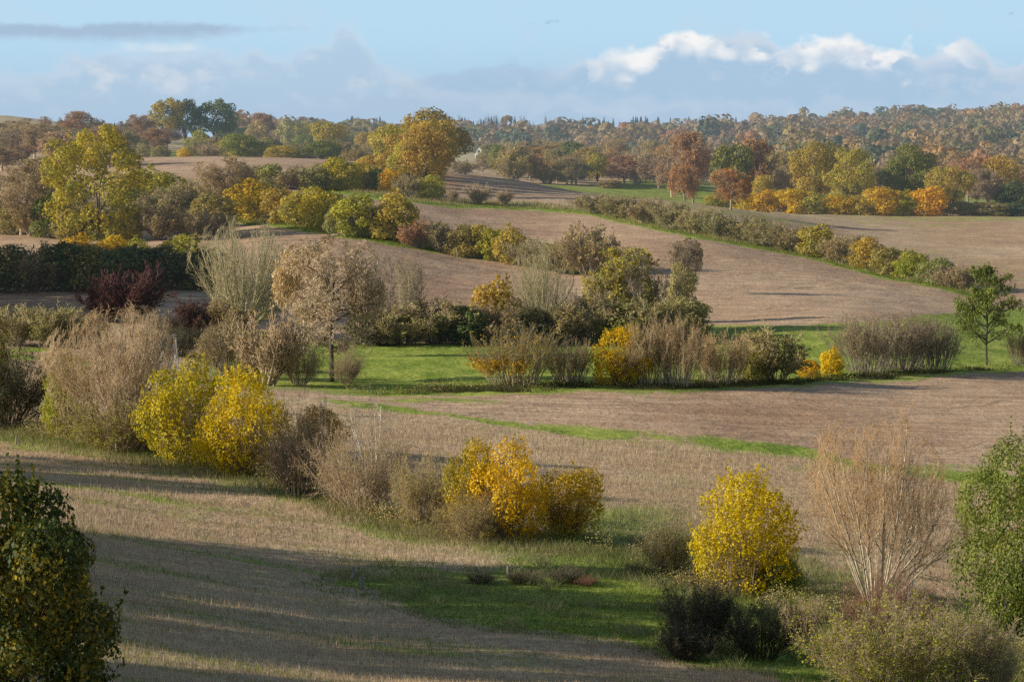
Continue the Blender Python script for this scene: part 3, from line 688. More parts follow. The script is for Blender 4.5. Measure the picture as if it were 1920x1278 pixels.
# ------------------------------------------------------------------ what grows where: (kind, column, foot, top, width, leaves, wood, label)
ORD = ['first','second','third','fourth','fifth','sixth','seventh','eighth','ninth','tenth','eleventh','twelfth','thirteenth','fourteenth','fifteenth','sixteenth','seventeenth','eighteenth','nineteenth','twentieth']
def row(rows, where, group, depth=1.0):
    rows = sorted(rows, key=lambda r: r[1])
    for i, (kind, px, base, top, w, pal, wood, adj) in enumerate(rows):
        w *= 1.4
        plant(kind, px, base, top - 4, w, pal, wood, f'{adj} bush, {ORD[i]} from the left in {where}', group, depth=depth)
G1 = 'bushes and trees of the foreground hedge'
for a in [
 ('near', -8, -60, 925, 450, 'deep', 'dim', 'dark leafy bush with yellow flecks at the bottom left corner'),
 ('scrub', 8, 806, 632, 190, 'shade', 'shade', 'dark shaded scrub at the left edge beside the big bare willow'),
 ('hazel', -25, 800, 600, 120, 'olive', 'dim', 'olive bush cut off by the left edge above the dark scrub'),
 ('hazel', 128, 822, 668, 100, 'limegreen', 'brown', 'slim yellow green bush on the left side of the bare willow'),
 ('sallow', 236, 838, 578, 330, 'khaki', 'tan', 'big bare willow fanning out beside the two yellow bushes'),
 ('scrub', 235, 846, 740, 230, 'limegreen', 'brown', 'low yellow green scrub under the fanning bare willow'),
 ('hazel', 345, 868, 684, 165, 'yellowgreen', 'brown', 'yellow green pointed bush between bare willow and bright yellow bush'),
 ('hornbeam', 455, 892, 704, 172, 'bigyellow', 'brown', 'bright yellow rounded bush left of the dark brown thicket'),
 ('thicket', 560, 935, 748, 165, 'brown', 'shade', 'dark brown bare thicket right of the rounded yellow bush'),
 ('hazel', 602, -185, 765, 105, 'autumnoak', 'brown', 'rust orange bush peeping out behind the brown thicket'),
 ('whip', 604, 905, 714, 60, 'tan', 'birch', 'thin bare stem standing up behind the brown thicket'),
 ('thicket', 680, 960, 795, 190, 'khaki', 'tan', 'tan tangled thicket under the pale arching stems'),
 ('whip', 712, 958, 722, 190, 'tan', 'birch', 'bare shrub with pale arching stems above the tan thicket'),
 ('scrub', 792, 986, 845, 120, 'khaki', 'tan', 'olive brown scrub left of the row of three yellow bushes'),
 ('vase', 880, 1000, 834, 100, 'yellowgreen', 'tan', 'yellow green bush, leftmost of the three yellow bushes'),
 ('vase', 952, 1012, 838, 138, 'gold', 'grey', 'golden bush on bare grey stems, middle of the three'),
 ('vase', 1062, 1008, 880, 140, 'amber', 'brown', 'amber orange bush, rightmost of the three yellow bushes'),
 ('scrub', 880, 1012, 930, 130, 'olive', 'tan', 'low olive scrub at the foot of the three yellow bushes'),
 ('scrub', 1253, 1082, 955, 110, 'khaki', 'dim', 'thin brownish bush in shade left of the brilliant yellow bush'),
 ('hornbeam', 1388, 1112, 898, 208, 'yellow', 'brown', 'brilliant yellow globe bush beside the orange tipped willow'),
 ('hazel', 1462, 1118, 1035, 100, 'green', 'brown', 'low green bush at the right foot of the brilliant yellow globe'),
 ('willow', 1640, 1150, 758, 350, 'khaki', 'orange', 'large orange tipped bare willow right of the brilliant yellow globe'),
 ('whip', 1705, 1140, 775, 110, 'tan', 'birch', 'tall pale stems rising out of the orange tipped willow'),
 ('thicket', 1665, 1190, 1062, 190, 'brown', 'red', 'reddish twiggy thicket at the foot of the orange tipped willow'),
 ('maple', 1905, 1195, 838, 235, 'green', 'trunk', 'dense green tree cut off by the right edge'),
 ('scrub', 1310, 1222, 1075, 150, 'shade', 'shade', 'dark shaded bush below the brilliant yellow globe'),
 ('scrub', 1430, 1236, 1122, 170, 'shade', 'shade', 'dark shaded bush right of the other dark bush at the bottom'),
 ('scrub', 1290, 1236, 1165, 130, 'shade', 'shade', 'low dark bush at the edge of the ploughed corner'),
 ('scrub', 1660, 1310, 1112, 310, 'limegreen', 'brown', 'broad olive scrub at the bottom under the reddish thicket'),
 ('scrub', 1780, 1300, 1140, 220, 'olive', 'brown', 'olive scrub at the bottom below the dense green tree'),
 ('thicket', 1862, 1300, 1195, 110, 'tan', 'tan', 'dry brown thicket at the bottom right corner'),
 ('scrub', 902, 1094, 1068, 56, 'dim', 'dim', 'low dark tussock left of the thin pale stake'),
 ('scrub', 985, 1093, 1066, 80, 'dim', 'olive', 'wide dark tussock just right of the thin pale stake'),
 ('scrub', 1058, 1092, 1058, 74, 'dim', 'dim', 'tallest dark tussock of the line in the rough meadow'),
 ('thicket', 1098, 1098, 1074, 50, 'rust', 'red', 'small reddish dry clump at the right end of the dark tussocks'),
 ('scrub', 800, 1085, 1072, 60, 'dim', 'olive', 'flat dark tussock between the fence posts and the stake'),
 ('scrub', 1190, 1078, 1055, 50, 'dim', 'dim', 'small dark tussock left of the thin brownish bush'),
 ('scrub', 1500, 1200, 1120, 90, 'khaki', 'tan', 'pale dry scrub between dark bushes and broad olive scrub'),
]: plant(*a, group=G1)

G2 = 'trees and bushes along the valley floor'
for a in [
 ('tbush', 30, 648, 575, 120, 'khaki', 'olive', 'olive hedge bush at the left edge above the pale field corner'),
 ('tbush', 100, 650, 574, 110, 'olive', 'olive', 'olive hedge bush left of the dark red bush and bare willow'),
 ('tbush', 160, 648, 590, 90, 'khaki', 'brown', 'short brownish bush between olive hedge and dark red bush'),
 ('dbush', 250, 602, 498, 150, 'maroon', 'maroon', 'dark red bush in front of the shaded ploughed strip'),
 ('tbush', 205, 604, 540, 90, 'maroon', 'maroon', 'small dark red bush at the left foot of the larger one'),
 ('tbush', 358, 640, 562, 75, 'maroon', 'maroon', 'crimson bush left of the pale grey tree'),
 ('fan', 452, 622, 412, 205, 'khaki', 'moss', 'pale grey green bare tree with fanned upright stems'),
 ('tbush', 430, 632, 560, 110, 'olive', 'brown', 'shaded olive bush under the fanned pale tree'),
 ('scrub', 330, 668, 600, 130, 'shade', 'shade', 'dark shaded scrub behind the wooden high seat'),
 ('tree', 622, 716, 444, 196, 'hazetan', 'dark', 'round headed bare tree with a dark leaning trunk in the meadow'),
 ('rtree', 572, -290, 462, 118, 'hazetan', 'orange', 'tan haze of a tree between fanned pale tree and dark trunked tree'),
 ('coppice', 440, 706, 604, 110, 'khaki', 'grey', 'thin clump of bare rods left of the bare many stemmed bush'),
 ('thicket', 562, 722, 632, 90, 'khaki', 'tan', 'tan thicket between bare many stemmed bush and dark trunk'),
 ('tbush', 408, 690, 622, 70, 'olive', 'brown', 'olive bush right beside the wooden high seat'),
 ('dbush', 500, 722, 585, 135, 'tan', 'tan', 'bare many stemmed bush left of the dark trunked tree'),
 ('thicket', 650, 720, 640, 70, 'brown', 'brown', 'low brown thicket at the foot of the dark trunked tree'),
 ('slim', 724, 640, 465, 62, 'tan', 'grey', 'slim pale bare tree right of the round headed one'),
 ('slim', 752, 642, 478, 66, 'tan', 'moss', 'slim bare tree, middle of the slim pale three'),
 ('slim', 778, 640, 490, 52, 'tan', 'grey', 'slim pale bare tree, rightmost of the slim three'),
 ('hbush', 936, -318, 532, 105, 'autumnoak', 'brown', 'amber bush rising over the dark hedge behind the meadow'),
 ('fan', 1012, 640, 462, 130, 'limegreen', 'moss', 'bare ivy clad tree right of the amber bush'),
 ('rtree', 1165, -325, 466, 140, 'oakgold', 'olive', 'gold topped tree in the hedge behind the low row of rods'),
 ('slim', 1215, 630, 478, 80, 'khaki', 'grey', 'thin bare tree right of the gold topped tree'),
 ('slim', 1255, 625, 500, 70, 'khaki', 'olive', 'shorter thin bare tree at the hedge end by the field'),
 ('btree', 1285, -392, 446, 62, 'khaki', 'grey', 'small bare tree standing on the edge of the ploughed slope'),
 ('hbush', 1280, 606, 500, 60, 'khaki', 'brown', 'leafy bush below the small bare tree on the ploughed slope'),
 ('pollard', 968, 722, 608, 138, 'amber', 'olive', 'dense upright rods with orange leaves at the lower left'),
 ('coppice', 1066, 718, 636, 82, 'khaki', 'tan', 'smaller clump of upright rods right of the dense orange footed one'),
 ('vase', 1165, 722, 618, 108, 'bigyellow', 'brown', 'bright yellow bush in the row of upright rods'),
 ('coppice', 1215, 722, 606, 90, 'khaki', 'tan', 'brown rods right behind the bright yellow valley bush'),
 ('coppice', 1270, 724, 592, 96, 'khaki', 'tan', 'tallest clump of upright rods in the valley row'),
 ('coppice', 1352, 720, 622, 96, 'khaki', 'orange', 'thin see through rods right of the tallest clump'),
 ('tbush', 1452, 716, 616, 128, 'olive', 'olive', 'dark olive dome bush at the end of the row of rods'),
 ('hbush', 1412, 716, 664, 60, 'olive', 'brown', 'small dark bush at the left foot of the olive dome'),
 ('hbush', 1519, 710, 676, 44, 'bigyellow', 'brown', 'small yellow bush between olive dome and orange bush'),
 ('hbush', 1560, 706, 658, 50, 'gold', 'brown', 'small orange yellow bush left of the three grey domes'),
 ('coppice', 1628, 700, 592, 120, 'khaki', 'grey', 'grey dome of twigs, leftmost of the three grey domes'),
 ('coppice', 1690, 696, 586, 110, 'tan', 'grey', 'grey olive dome of twigs, middle of the three grey domes'),
 ('coppice', 1748, 692, 600, 90, 'khaki', 'grey', 'small grey dome of twigs, nearest the tall thin tree'),
 ('ash', 1850, 684, 498, 122, 'green', 'trunk', 'tall thin leaved tree standing alone by the meadow'),
 ('coppice', 1912, 684, 618, 44, 'olive', 'grey', 'thin bush at the right edge beside the tall thin tree'),
]: plant(*(a[:4] + (a[4]*1.2,) + a[5:] if a[0] in ('coppice', 'pollard') else a), group=G2)
row([('hbush', 700, 648, 592, 80, 'dim', 'dim', 'dark'), ('tbush', 760, 648, 575, 100, 'olive', 'brown', 'dull olive'), ('tbush', 815, 646, 565, 100, 'olive', 'brown', 'olive topped'),
     ('hbush', 870, 646, 580, 80, 'darkgreen', 'dim', 'dark green'), ('tbush', 930, 646, 575, 90, 'khaki', 'brown', 'brownish'), ('hbush', 990, 645, 585, 80, 'dim', 'dim', 'dark'),
     ('tbush', 1050, 644, 575, 90, 'olive', 'brown', 'olive'), ('tbush', 1110, 642, 560, 100, 'khaki', 'olive', 'brownish olive'), ('hbush', 1170, 642, 575, 90, 'olive', 'brown', 'olive'),
     ('tbush', 1230, 640, 560, 100, 'olive', 'olive', 'grey olive'), ('hbush', 1285, 636, 565, 70, 'olive', 'brown', 'dull olive')],
    'the dark hedge behind the green meadow', 'bushes of the hedge behind the meadow')
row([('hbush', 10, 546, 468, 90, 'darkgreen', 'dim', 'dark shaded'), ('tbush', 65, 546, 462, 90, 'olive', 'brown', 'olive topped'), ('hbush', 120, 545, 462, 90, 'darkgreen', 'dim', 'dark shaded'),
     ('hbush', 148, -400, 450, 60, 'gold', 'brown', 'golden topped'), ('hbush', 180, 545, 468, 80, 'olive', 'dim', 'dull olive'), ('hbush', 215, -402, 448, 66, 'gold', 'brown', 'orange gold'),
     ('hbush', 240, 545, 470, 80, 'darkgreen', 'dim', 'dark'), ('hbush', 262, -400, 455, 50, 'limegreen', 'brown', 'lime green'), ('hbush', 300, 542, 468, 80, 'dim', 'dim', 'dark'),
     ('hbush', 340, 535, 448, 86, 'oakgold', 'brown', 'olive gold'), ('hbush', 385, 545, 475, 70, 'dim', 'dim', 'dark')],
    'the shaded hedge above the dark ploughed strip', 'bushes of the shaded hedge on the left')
# hedge between the two ploughed slopes
row([('hbush', 270, 402, 326, 80, 'limegreen', 'olive', 'yellow green'), ('hbush', 325, 404, 332, 72, 'limegreen', 'olive', 'yellow green'), ('tbush', 372, 406, 340, 60, 'khaki', 'olive', 'olive'),
     ('hbush', 472, 412, 342, 78, 'yellowgreen', 'brown', 'bright yellow green'), ('hbush', 524, 420, 360, 60, 'oakgold', 'brown', 'golden brown'), ('hbush', 560, 424, 366, 56, 'oakgold', 'brown', 'golden'),
     ('hbush', 604, 430, 360, 66, 'yellowgreen', 'brown', 'yellow'), ('hbush', 638, 440, 392, 44, 'olive', 'brown', 'dull olive'), ('hbush', 668, 444, 374, 60, 'limegreen', 'brown', 'lime green'),
     ('tbush', 706, 446, 386, 40, 'olive', 'brown', 'grey olive'), ('hbush', 734, 452, 372, 72, 'oakgold', 'brown', 'orange brown'), ('tbush', 782, 464, 414, 60, 'rust', 'brown', 'reddish brown'),
     ('tbush', 830, 472, 420, 60, 'olive', 'brown', 'olive'), ('hbush', 862, 480, 428, 46, 'olive', 'brown', 'dull green'), ('hbush', 894, 484, 428, 58, 'limegreen', 'brown', 'yellow green'), ('hbush', 928, 490, 436, 46, 'limegreen', 'brown', 'lime green'),
     ('hbush', 962, 496, 434, 56, 'oakgold', 'brown', 'olive gold'), ('dbush', 1010, 505, 452, 70, 'olive', 'olive', 'bare grey olive'), ('tbush', 1055, 512, 458, 70, 'olive', 'olive', 'thin olive'), ('tbush', 1104, 516, 424, 78, 'khaki', 'tan', 'tall bare brown')],
    'the hedge dividing the middle ploughed slope', 'bushes of the hedge dividing the ploughed slope')
# diagonal hedge on the right
dia = []
rr = random.Random(4)
for i, (px, pal, adj, knd, hh) in enumerate([(1120,'khaki','olive brown','tbush',32),(1165,'olive','olive','tbush',40),(1212,'khaki','pale olive','tbush',46),(1258,'olive','olive','tbush',46),(1302,'khaki','brownish','tbush',44),(1348,'olive','grey olive','tbush',48),(1394,'khaki','pale olive','tbush',46),(1438,'olive','dull olive','tbush',44),
      (1484,'khaki','brownish olive','tbush',48),(1532,'oakgold','gold flecked','hbush',56),(1580,'khaki','olive brown','tbush',52),(1624,'oakgold','golden olive','hbush',54),(1664,'olive','olive','hbush',44),(1706,'limegreen','yellow green','hbush',46),(1752,'olive','olive','hbush',44),(1790,'brown','brown','tbush',40)]):
    b_ = float(S2(px)) - 3
    dia.append((knd, px, b_, b_ - hh, rr.uniform(52, 64), pal, 'olive', adj))
row(dia, 'the long diagonal hedge on the right slope', 'bushes of the diagonal hedge')
G3 = 'trees and bushes on the upper slope'
for a in [
 ('bigoak', 182, 450, 248, 200, 'bigoak', 'trunk', 'big yellow green oak like tree on the left'),
 ('hbush', 92, 446, 368, 80, 'green', 'dim', 'green bush at the left foot of the big yellow green tree'),
 ('hbush', 135, 449, 392, 80, 'olive', 'dim', 'olive bush under the big yellow green tree'),
 ('hbush', 245, 452, 392, 60, 'oakgold', 'dim', 'small golden bush right under the big yellow green tree'),
 ('tbush', 300, 452, 388, 80, 'olive', 'brown', 'dull olive bush right of the big yellow green tree'),
 ('tbush', 360, 450, 392, 80, 'khaki', 'brown', 'brownish olive bush below the lit yellow green bushes'),
 ('tbush', 405, 446, 400, 60, 'olive', 'brown', 'small olive bush above the fanned pale tree'),
 ('btree', 40, -470, 300, 120, 'khaki', 'tan', 'tan bare tree near the left edge beside the big tree'),
 ('btree', -10, -480, 330, 100, 'khaki', 'tan', 'tan bare tree cut off by the left edge'),
 ('tbush', 60, 444, 380, 70, 'khaki', 'tan', 'khaki bush at the foot of the tan bare tree'),
 ('hbush', 20, 440, 385, 70, 'olive', 'tan', 'olive bush at the left edge under the tan bare tree'),
 ('btree', 418, 412, 296, 110, 'khaki', 'tan', 'tan bare tree between two lit yellow green bushes'),
 ('hbush', 540, -560, 440, 60, 'limegreen', 'brown', 'yellow bush between the pale fanned tree and the ploughed slope'),
 ('round', 802, -700, 210, 152, 'crestoak', 'trunk', 'large round headed autumn tree on the crest'),
 ('round', 742, -676, 238, 96, 'oakgold', 'trunk', 'olive gold tree leaning against the large round headed one'),
 ('round', 812, -652, 262, 84, 'crestoak', 'trunk', 'brown shaded tree at the foot of the large round headed one'),
 ('hbush', 700, -655, 292, 60, 'oakgold', 'brown', 'olive gold bush left below the large round headed tree'),
 ('hbush', 752, -660, 285, 76, 'oakgold', 'brown', 'golden olive bush under the large round headed tree'),
 ('hbush', 730, 362, 318, 46, 'gold', 'brown', 'bright golden bush at the end of the upper hedge'),
 ('tbush', 762, 370, 328, 46, 'khaki', 'brown', 'grey olive bush right of the bright golden one'),
 ('hbush', 806, 374, 330, 58, 'oakgold', 'brown', 'olive gold bush left of the three little round bushes'),
 ('dbush', 849, 376, 354, 20, 'khaki', 'tan', 'smallest of three little round bushes on the verge'),
 ('dbush', 894, 381, 345, 48, 'khaki', 'tan', 'largest of three little round bushes on the verge'),
 ('dbush', 946, 383, 356, 32, 'khaki', 'tan', 'rightmost of three little round bushes on the verge'),
]: plant(*a, group=G3)
for i, (px, Y, top, w) in enumerate([(796, 606, 252, 92), (772, 622, 262, 90), (802, 638, 244, 96), (766, 664, 250, 90), (806, 684, 228, 100), (770, 716, 236, 90), (742, 640, 282, 70)]):
    plant('round', px, -Y, top, w, ['crestoak', 'oakgold', 'crestoak'][i % 3], 'trunk', 'tree of the dense clump at the foot of the large round headed tree', 'clump below the large round headed tree')
row([('tbush', 470, 356, 312, 60, 'olive', 'brown', 'olive'), ('hbush', 505, 357, 314, 48, 'olive', 'dim', 'dark olive'), ('tbush', 545, 357, 316, 56, 'olive', 'brown', 'grey olive'), ('hbush', 588, 357, 318, 48, 'olive', 'dim', 'dark olive'),
     ('hbush', 640, 356, 302, 58, 'yellowgreen', 'brown', 'yellow'), ('hbush', 682, 355, 310, 54, 'oakgold', 'brown', 'olive gold'), ('hbush', 705, 357, 322, 44, 'darkgreen', 'brown', 'green')],
    'the upper hedge below the rounded brown field', 'bushes of the upper hedge')
G4 = 'trees of the row beyond the right hand field'
for a in [
 ('rtree', 1300, -790, 250, 92, 'rust', 'brown', 'tall rust brown thin leaved tree left of the green topped one'),
 ('rtree', 1285, -740, 312, 66, 'orange', 'brown', 'orange brown tree at the foot of the tall rust one'),
 ('round', 1376, -745, 274, 82, 'green', 'trunk', 'green topped round tree beside the red one'),
 ('rtree', 1414, -770, 263, 76, 'rust', 'trunk', 'red orange tree peeping out behind the green topped one'),
 ('rtree', 1370, 395, 318, 78, 'orange', 'brown', 'orange brown bushy tree at the field corner'),
 ('round', 1428, -725, 330, 44, 'oakgold', 'trunk', 'small olive gold tree right of the orange brown one'),
 ('rtree', 1466, -750, 318, 56, 'tan', 'tan', 'small tan thin leaved tree in the gap of the row'),
 ('oak', 1527, -740, 271, 106, 'autumnoak', 'trunk', 'rounded orange olive tree, first of the three big ones'),
 ('oak', 1594, -730, 282, 98, 'oakgold', 'trunk', 'yellow olive tree, second of the three big ones'),
 ('oak', 1700, -745, 276, 112, 'green', 'trunk', 'green tree, third of the three big ones'),
 ('oak', 1780, -722, 315, 96, 'autumnoak', 'trunk', 'orange tree right of the big green one'),
 ('rtree', 1740, -800, 288, 70, 'brown', 'brown', 'brown tree behind the big green and orange ones'),
 ('rtree', 1850, -760, 318, 80, 'brown', 'brown', 'grey brown thin leaved tree near the right end of the row'),
 ('round', 1900, -722, 342, 76, 'darkgreen', 'trunk', 'dark green tree at the right edge, last of the row'),
 ('round', 1880, -790, 296, 80, 'autumnoak', 'trunk', 'orange olive tree behind the dark green one at the edge'),
 ('rtree', 1815, -790, 296, 80, 'rust', 'brown', 'rusty brown tree behind the grey brown one'),
]: plant(*a, group=G4)
row([('hbush', 1345, -712, 368, 40, 'limegreen', 'brown', 'lime green'), ('hbush', 1402, -710, 368, 44, 'gold', 'brown', 'golden'), ('hbush', 1440, -708, 362, 54, 'bigyellow', 'brown', 'yellow'), ('hbush', 1486, -706, 360, 56, 'yellow', 'brown', 'bright yellow'),
     ('hbush', 1532, -705, 368, 54, 'oakgold', 'brown', 'olive gold'), ('hbush', 1574, -704, 370, 50, 'bigyellow', 'brown', 'yellow green'), ('hbush', 1612, -704, 372, 46, 'oakgold', 'brown', 'dull gold'), ('hbush', 1652, -704, 358, 58, 'yellow', 'brown', 'brightest yellow'),
     ('hbush', 1694, -704, 366, 50, 'yellowgreen', 'brown', 'yellow green'), ('hbush', 1740, -704, 356, 56, 'gold', 'brown', 'orange gold'), ('hbush', 1800, -706, 382, 56, 'olive', 'brown', 'olive'), ('hbush', 1850, -706, 384, 60, 'olive', 'brown', 'dull green'), ('hbush', 1898, -708, 386, 50, 'darkgreen', 'brown', 'dark green')],
    'the yellow undergrowth below the right tree row', 'bushes under the right hand tree row')
G5 = 'trees beyond the crest in the middle'
for a in [
 ('round', 946, -880, 274, 58, 'green', 'trunk', 'dark olive tree just beyond the shaded crest'),
 ('btree', 905, -900, 292, 56, 'khaki', 'tan', 'pale bare tree in front of the white house'),
 ('tbush', 868, -860, 300, 46, 'khaki', 'tan', 'pale khaki bush at the left end beyond the crest'),
 ('btree', 992, -900, 288, 56, 'khaki', 'tan', 'tan bare tree right of the dark olive one'),
 ('tbush', 1020, -880, 306, 52, 'khaki', 'olive', 'khaki bush between bare tree and dark green dome'),
 ('round', 1078, -930, 268, 62, 'darkgreen', 'trunk', 'dark green domed tree in the middle distance'),
 ('tbush', 1056, -880, 318, 46, 'olive', 'olive', 'olive bush at the foot of the dark green dome'),
 ('round', 1120, -880, 290, 52, 'oakgold', 'trunk', 'olive tree between the dark green dome and the red tree'),
 ('rtree', 1172, -870, 292, 70, 'rust', 'brown', 'red brown tree with bright rusty leaves'),
 ('rtree', 1236, -860, 294, 82, 'brown', 'brown', 'broad purple brown tree right of the rusty one'),
 ('rtree', 1210, -900, 305, 50, 'tan', 'brown', 'tan thin tree between rusty and purple brown trees'),
 ('rtree', 1270, -880, 312, 40, 'brown', 'dim', 'narrow dark brown tree behind the purple brown one'),
 ('hbush', 1140, -850, 338, 50, 'olive', 'brown', 'olive bush at the dip of the crest'),
 ('round', 1100, -1200, 284, 30, 'orange', 'trunk', 'small orange tree at the edge of the pale far field'),
]: plant(*a, group=G5)
G6 = 'trees and bushes below the left skyline'
for a in [
 ('lone', 314, -1150, 188, 70, 'oakgold', 'trunk', 'olive brown tree, left one of the skyline pair'),
 ('lone', 347, -1155, 189, 62, 'darkgreen', 'trunk', 'darker tree, right one of the skyline pair'),
 ('lone', 407, -1160, 190, 78, 'darkgreen', 'trunk', 'dark green lone tree on the skyline right of the pair'),
 ('far', 366, -1190, 225, 22, 'darkgreen', 'trunk', 'small dark bush tree between the skyline pair and lone tree'),
 ('rtree', 490, -1400, 213, 48, 'rust', 'brown', 'rust orange thin leaved tree on the left skyline'),
 ('rtree', 455, -1420, 222, 44, 'brown', 'dim', 'grey brown tree between the lone tree and the rust one'),
 ('round', 618, -1000, 230, 66, 'autumnoak', 'trunk', 'olive brown round tree left of the large crest tree'),
 ('round', 450, -860, 252, 74, 'green', 'trunk', 'bright green round bush behind the rounded brown field'),
 ('round', 605, -840, 265, 74, 'green', 'trunk', 'deep green bush at the right end behind the brown field'),
 ('hbush', 528, -850, 274, 76, 'oakgold', 'brown', 'orange olive bush between the two green bushes'),
 ('hbush', 488, -860, 268, 50, 'olive', 'brown', 'olive bush right of the bright green round bush'),
 ('hbush', 372, -960, 248, 50, 'limegreen', 'brown', 'yellow green bush under the skyline pair'),
 ('tbush', 392, -845, 270, 46, 'tan', 'tan', 'tan bare bush left of the bright green round bush'),
 ('hbush', 348, -845, 278, 32, 'gold', 'brown', 'small golden bush on the rounded field edge'),
 ('rtree', 290, -950, 242, 56, 'rust', 'brown', 'rusty orange bush below and left of the skyline pair'),
 ('hbush', 300, -880, 274, 44, 'khaki', 'tan', 'pale khaki bush below the rusty one'),
 ('hbush', 268, -870, 270, 30, 'khaki', 'tan', 'pale bush beside the big yellow green tree top'),
 ('hbush', 420, -1100, 250, 60, 'darkgreen', 'dim', 'dark hedge bush at the foot of the lone skyline tree'),
 ('hbush', 465, -1080, 256, 60, 'darkgreen', 'dim', 'dark hedge bush right of the lone skyline tree'),
 ('hbush', 510, -1060, 262, 50, 'dim', 'dim', 'dark hedge bush at the low end of the skyline hedge'),
 ('rtree', 140, -1000, 210, 66, 'rust', 'brown', 'rust brown tree on the pale hill at the left'),
 ('btree', 178, -1020, 222, 40, 'brown', 'dim', 'dark bare tree right of the rust brown hill tree'),
 ('btree', 232, -1050, 228, 28, 'brown', 'dim', 'small dark bare tree beside the slim conifer'),
 ('spruce', 215, -1020, 230, 15, 'spruce', 'trunk', 'slim dark conifer on the pale left hill'),
 ('spruce', 78, -1000, 230, 14, 'spruce', 'trunk', 'small dark conifer near the left edge of the hill'),
 ('rtree', 266, -1100, 216, 52, 'rust', 'brown', 'reddish thin leaved tree left of the skyline pair'),
 ('btree', 48, -1020, 222, 44, 'tan', 'tan', 'pale bare tree near the left end of the hill'),
 ('btree', 15, -1000, 226, 40, 'brown', 'tan', 'pale brown bare tree at the left edge of the hill'),
 ('btree', 88, -1040, 219, 36, 'tan', 'tan', 'thin pale bare tree on the hill beside the small conifer'),
 ('hbush', 25, -900, 258, 60, 'green', 'dim', 'dark green bush at the left edge below the pale hill'),
 ('hbush', 62, -920, 262, 50, 'darkgreen', 'dim', 'dark green bush right of the one at the left edge'),
 ('rtree', 95, -850, 262, 60, 'brown', 'brown', 'brown thin leaved tree behind the big yellow green tree'),
 ('rtree', 45, -800, 274, 70, 'rust', 'brown', 'rust brown thin leaved tree above the tan bare trees'),
 ('rtree', 80, -640, 305, 60, 'brown', 'tan', 'brown tree left of the big yellow green tree crown'),
 ('hbush', 110, -560, 335, 60, 'olive', 'brown', 'olive bush behind the left side of the big tree'),
 ('tbush', 5, -760, 300, 60, 'khaki', 'tan', 'khaki bush at the left edge above the tan bare trees'),
]: plant(*a, group=G6)


# belts of trees that stand too thick to tell one from the next
def belt(n, seed, plo, phi, ylo, yhi, tlo, thi, wlo, whi, kinds, pals, label, group):
    r = random.Random(seed)
    for i in range(n):
        px = plo + (phi - plo) * (i + r.uniform(.1, .9)) / n; Y = r.uniform(ylo, yhi)
        X, Yy, Z = place(px, -Y); gp = float(to_px(X, Yy, Z)[1]); h = r.uniform(tlo, thi)
        plant(r.choice(kinds), px, -Y, gp - h / Y * F, r.uniform(wlo, whi) / Y * F, r.choice(pals), r.choice(['brown', 'tan', 'olive']), label, group)
belt(26, 1, -60, 250, 640, 980, 5, 9, 9, 13, ['rtree', 'btree', 'tbush', 'rtree'], ['brown', 'tan', 'khaki', 'rust'], 'brownish half bare tree in the thick belt below the pale left hill', 'tree belt below the left hill')
belt(16, 2, -40, 330, 1000, 1140, 4, 7.5, 9, 13, ['rtree', 'btree'], ['brown', 'tan', 'rust'], 'brownish thin tree in the line along the foot of the pale hill', 'tree line on the pale left hill')
belt(34, 3, 920, 1330, 850, 1180, 6, 11, 8, 12, ['rtree', 'tbush', 'btree', 'rtree'], ['khaki', 'tan', 'orange', 'brown', 'oakgold'], 'thin leaved tree in the tan tree belt beyond the shaded crest', 'tree belt beyond the crest')
belt(22, 4, 1250, 1960, 800, 960, 8, 13, 9, 13, ['rtree', 'round', 'rtree'], ['brown', 'rust', 'tan', 'autumnoak'], 'brownish tree filling the gaps behind the right hand tree row', 'trees behind the right hand row')
belt(14, 5, 430, 720, 1180, 1450, 8, 14, 9, 14, ['rtree', 'round', 'far'], ['brown', 'khaki', 'oakgold', 'rust', 'green'], 'small autumn tree in the wood left of the large crest tree', 'trees left of the large crest tree')
belt(16, 6, 360, 700, 860, 960, 4, 7, 8, 11, ['hbush', 'tbush'], ['khaki', 'olive', 'oakgold', 'green'], 'bush in the thick hedge behind the rounded brown field', 'bushes behind the rounded brown field')
belt(12, 7, 60, 440, 480, 540, 4, 6.5, 7, 10, ['tbush', 'hbush', 'tbush'], ['khaki', 'olive', 'olive'], 'olive bush in the thick growth around the big yellow green tree', 'bushes around the big yellow green tree')

# spruces along the far skyline: nothing tells them apart
rr = random.Random(9)
for i in range(90):
    px = rr.choice([rr.uniform(640, 720), rr.uniform(865, 1000), rr.uniform(1085, 1300), rr.uniform(1085, 1300), rr.uniform(1150, 1500), rr.uniform(1300, 1500), rr.uniform(1300, 1500)])
    Y = rr.uniform(2750, 3100); top = rr.uniform(217, 228)
    plant('spruce', px, -Y, top, rr.uniform(15, 23), 'spruce', 'trunk', 'small dark spruce pointing up from the far wooded skyline', 'spruces on the far skyline')
for i in range(16):
    px = rr.uniform(840, 1045); plant('slim', px, -3300, rr.uniform(214, 228), rr.uniform(10, 16), 'tan', 'dim', 'tall leafless tree rising faintly above the far wood', 'faint bare trees above the far wood')

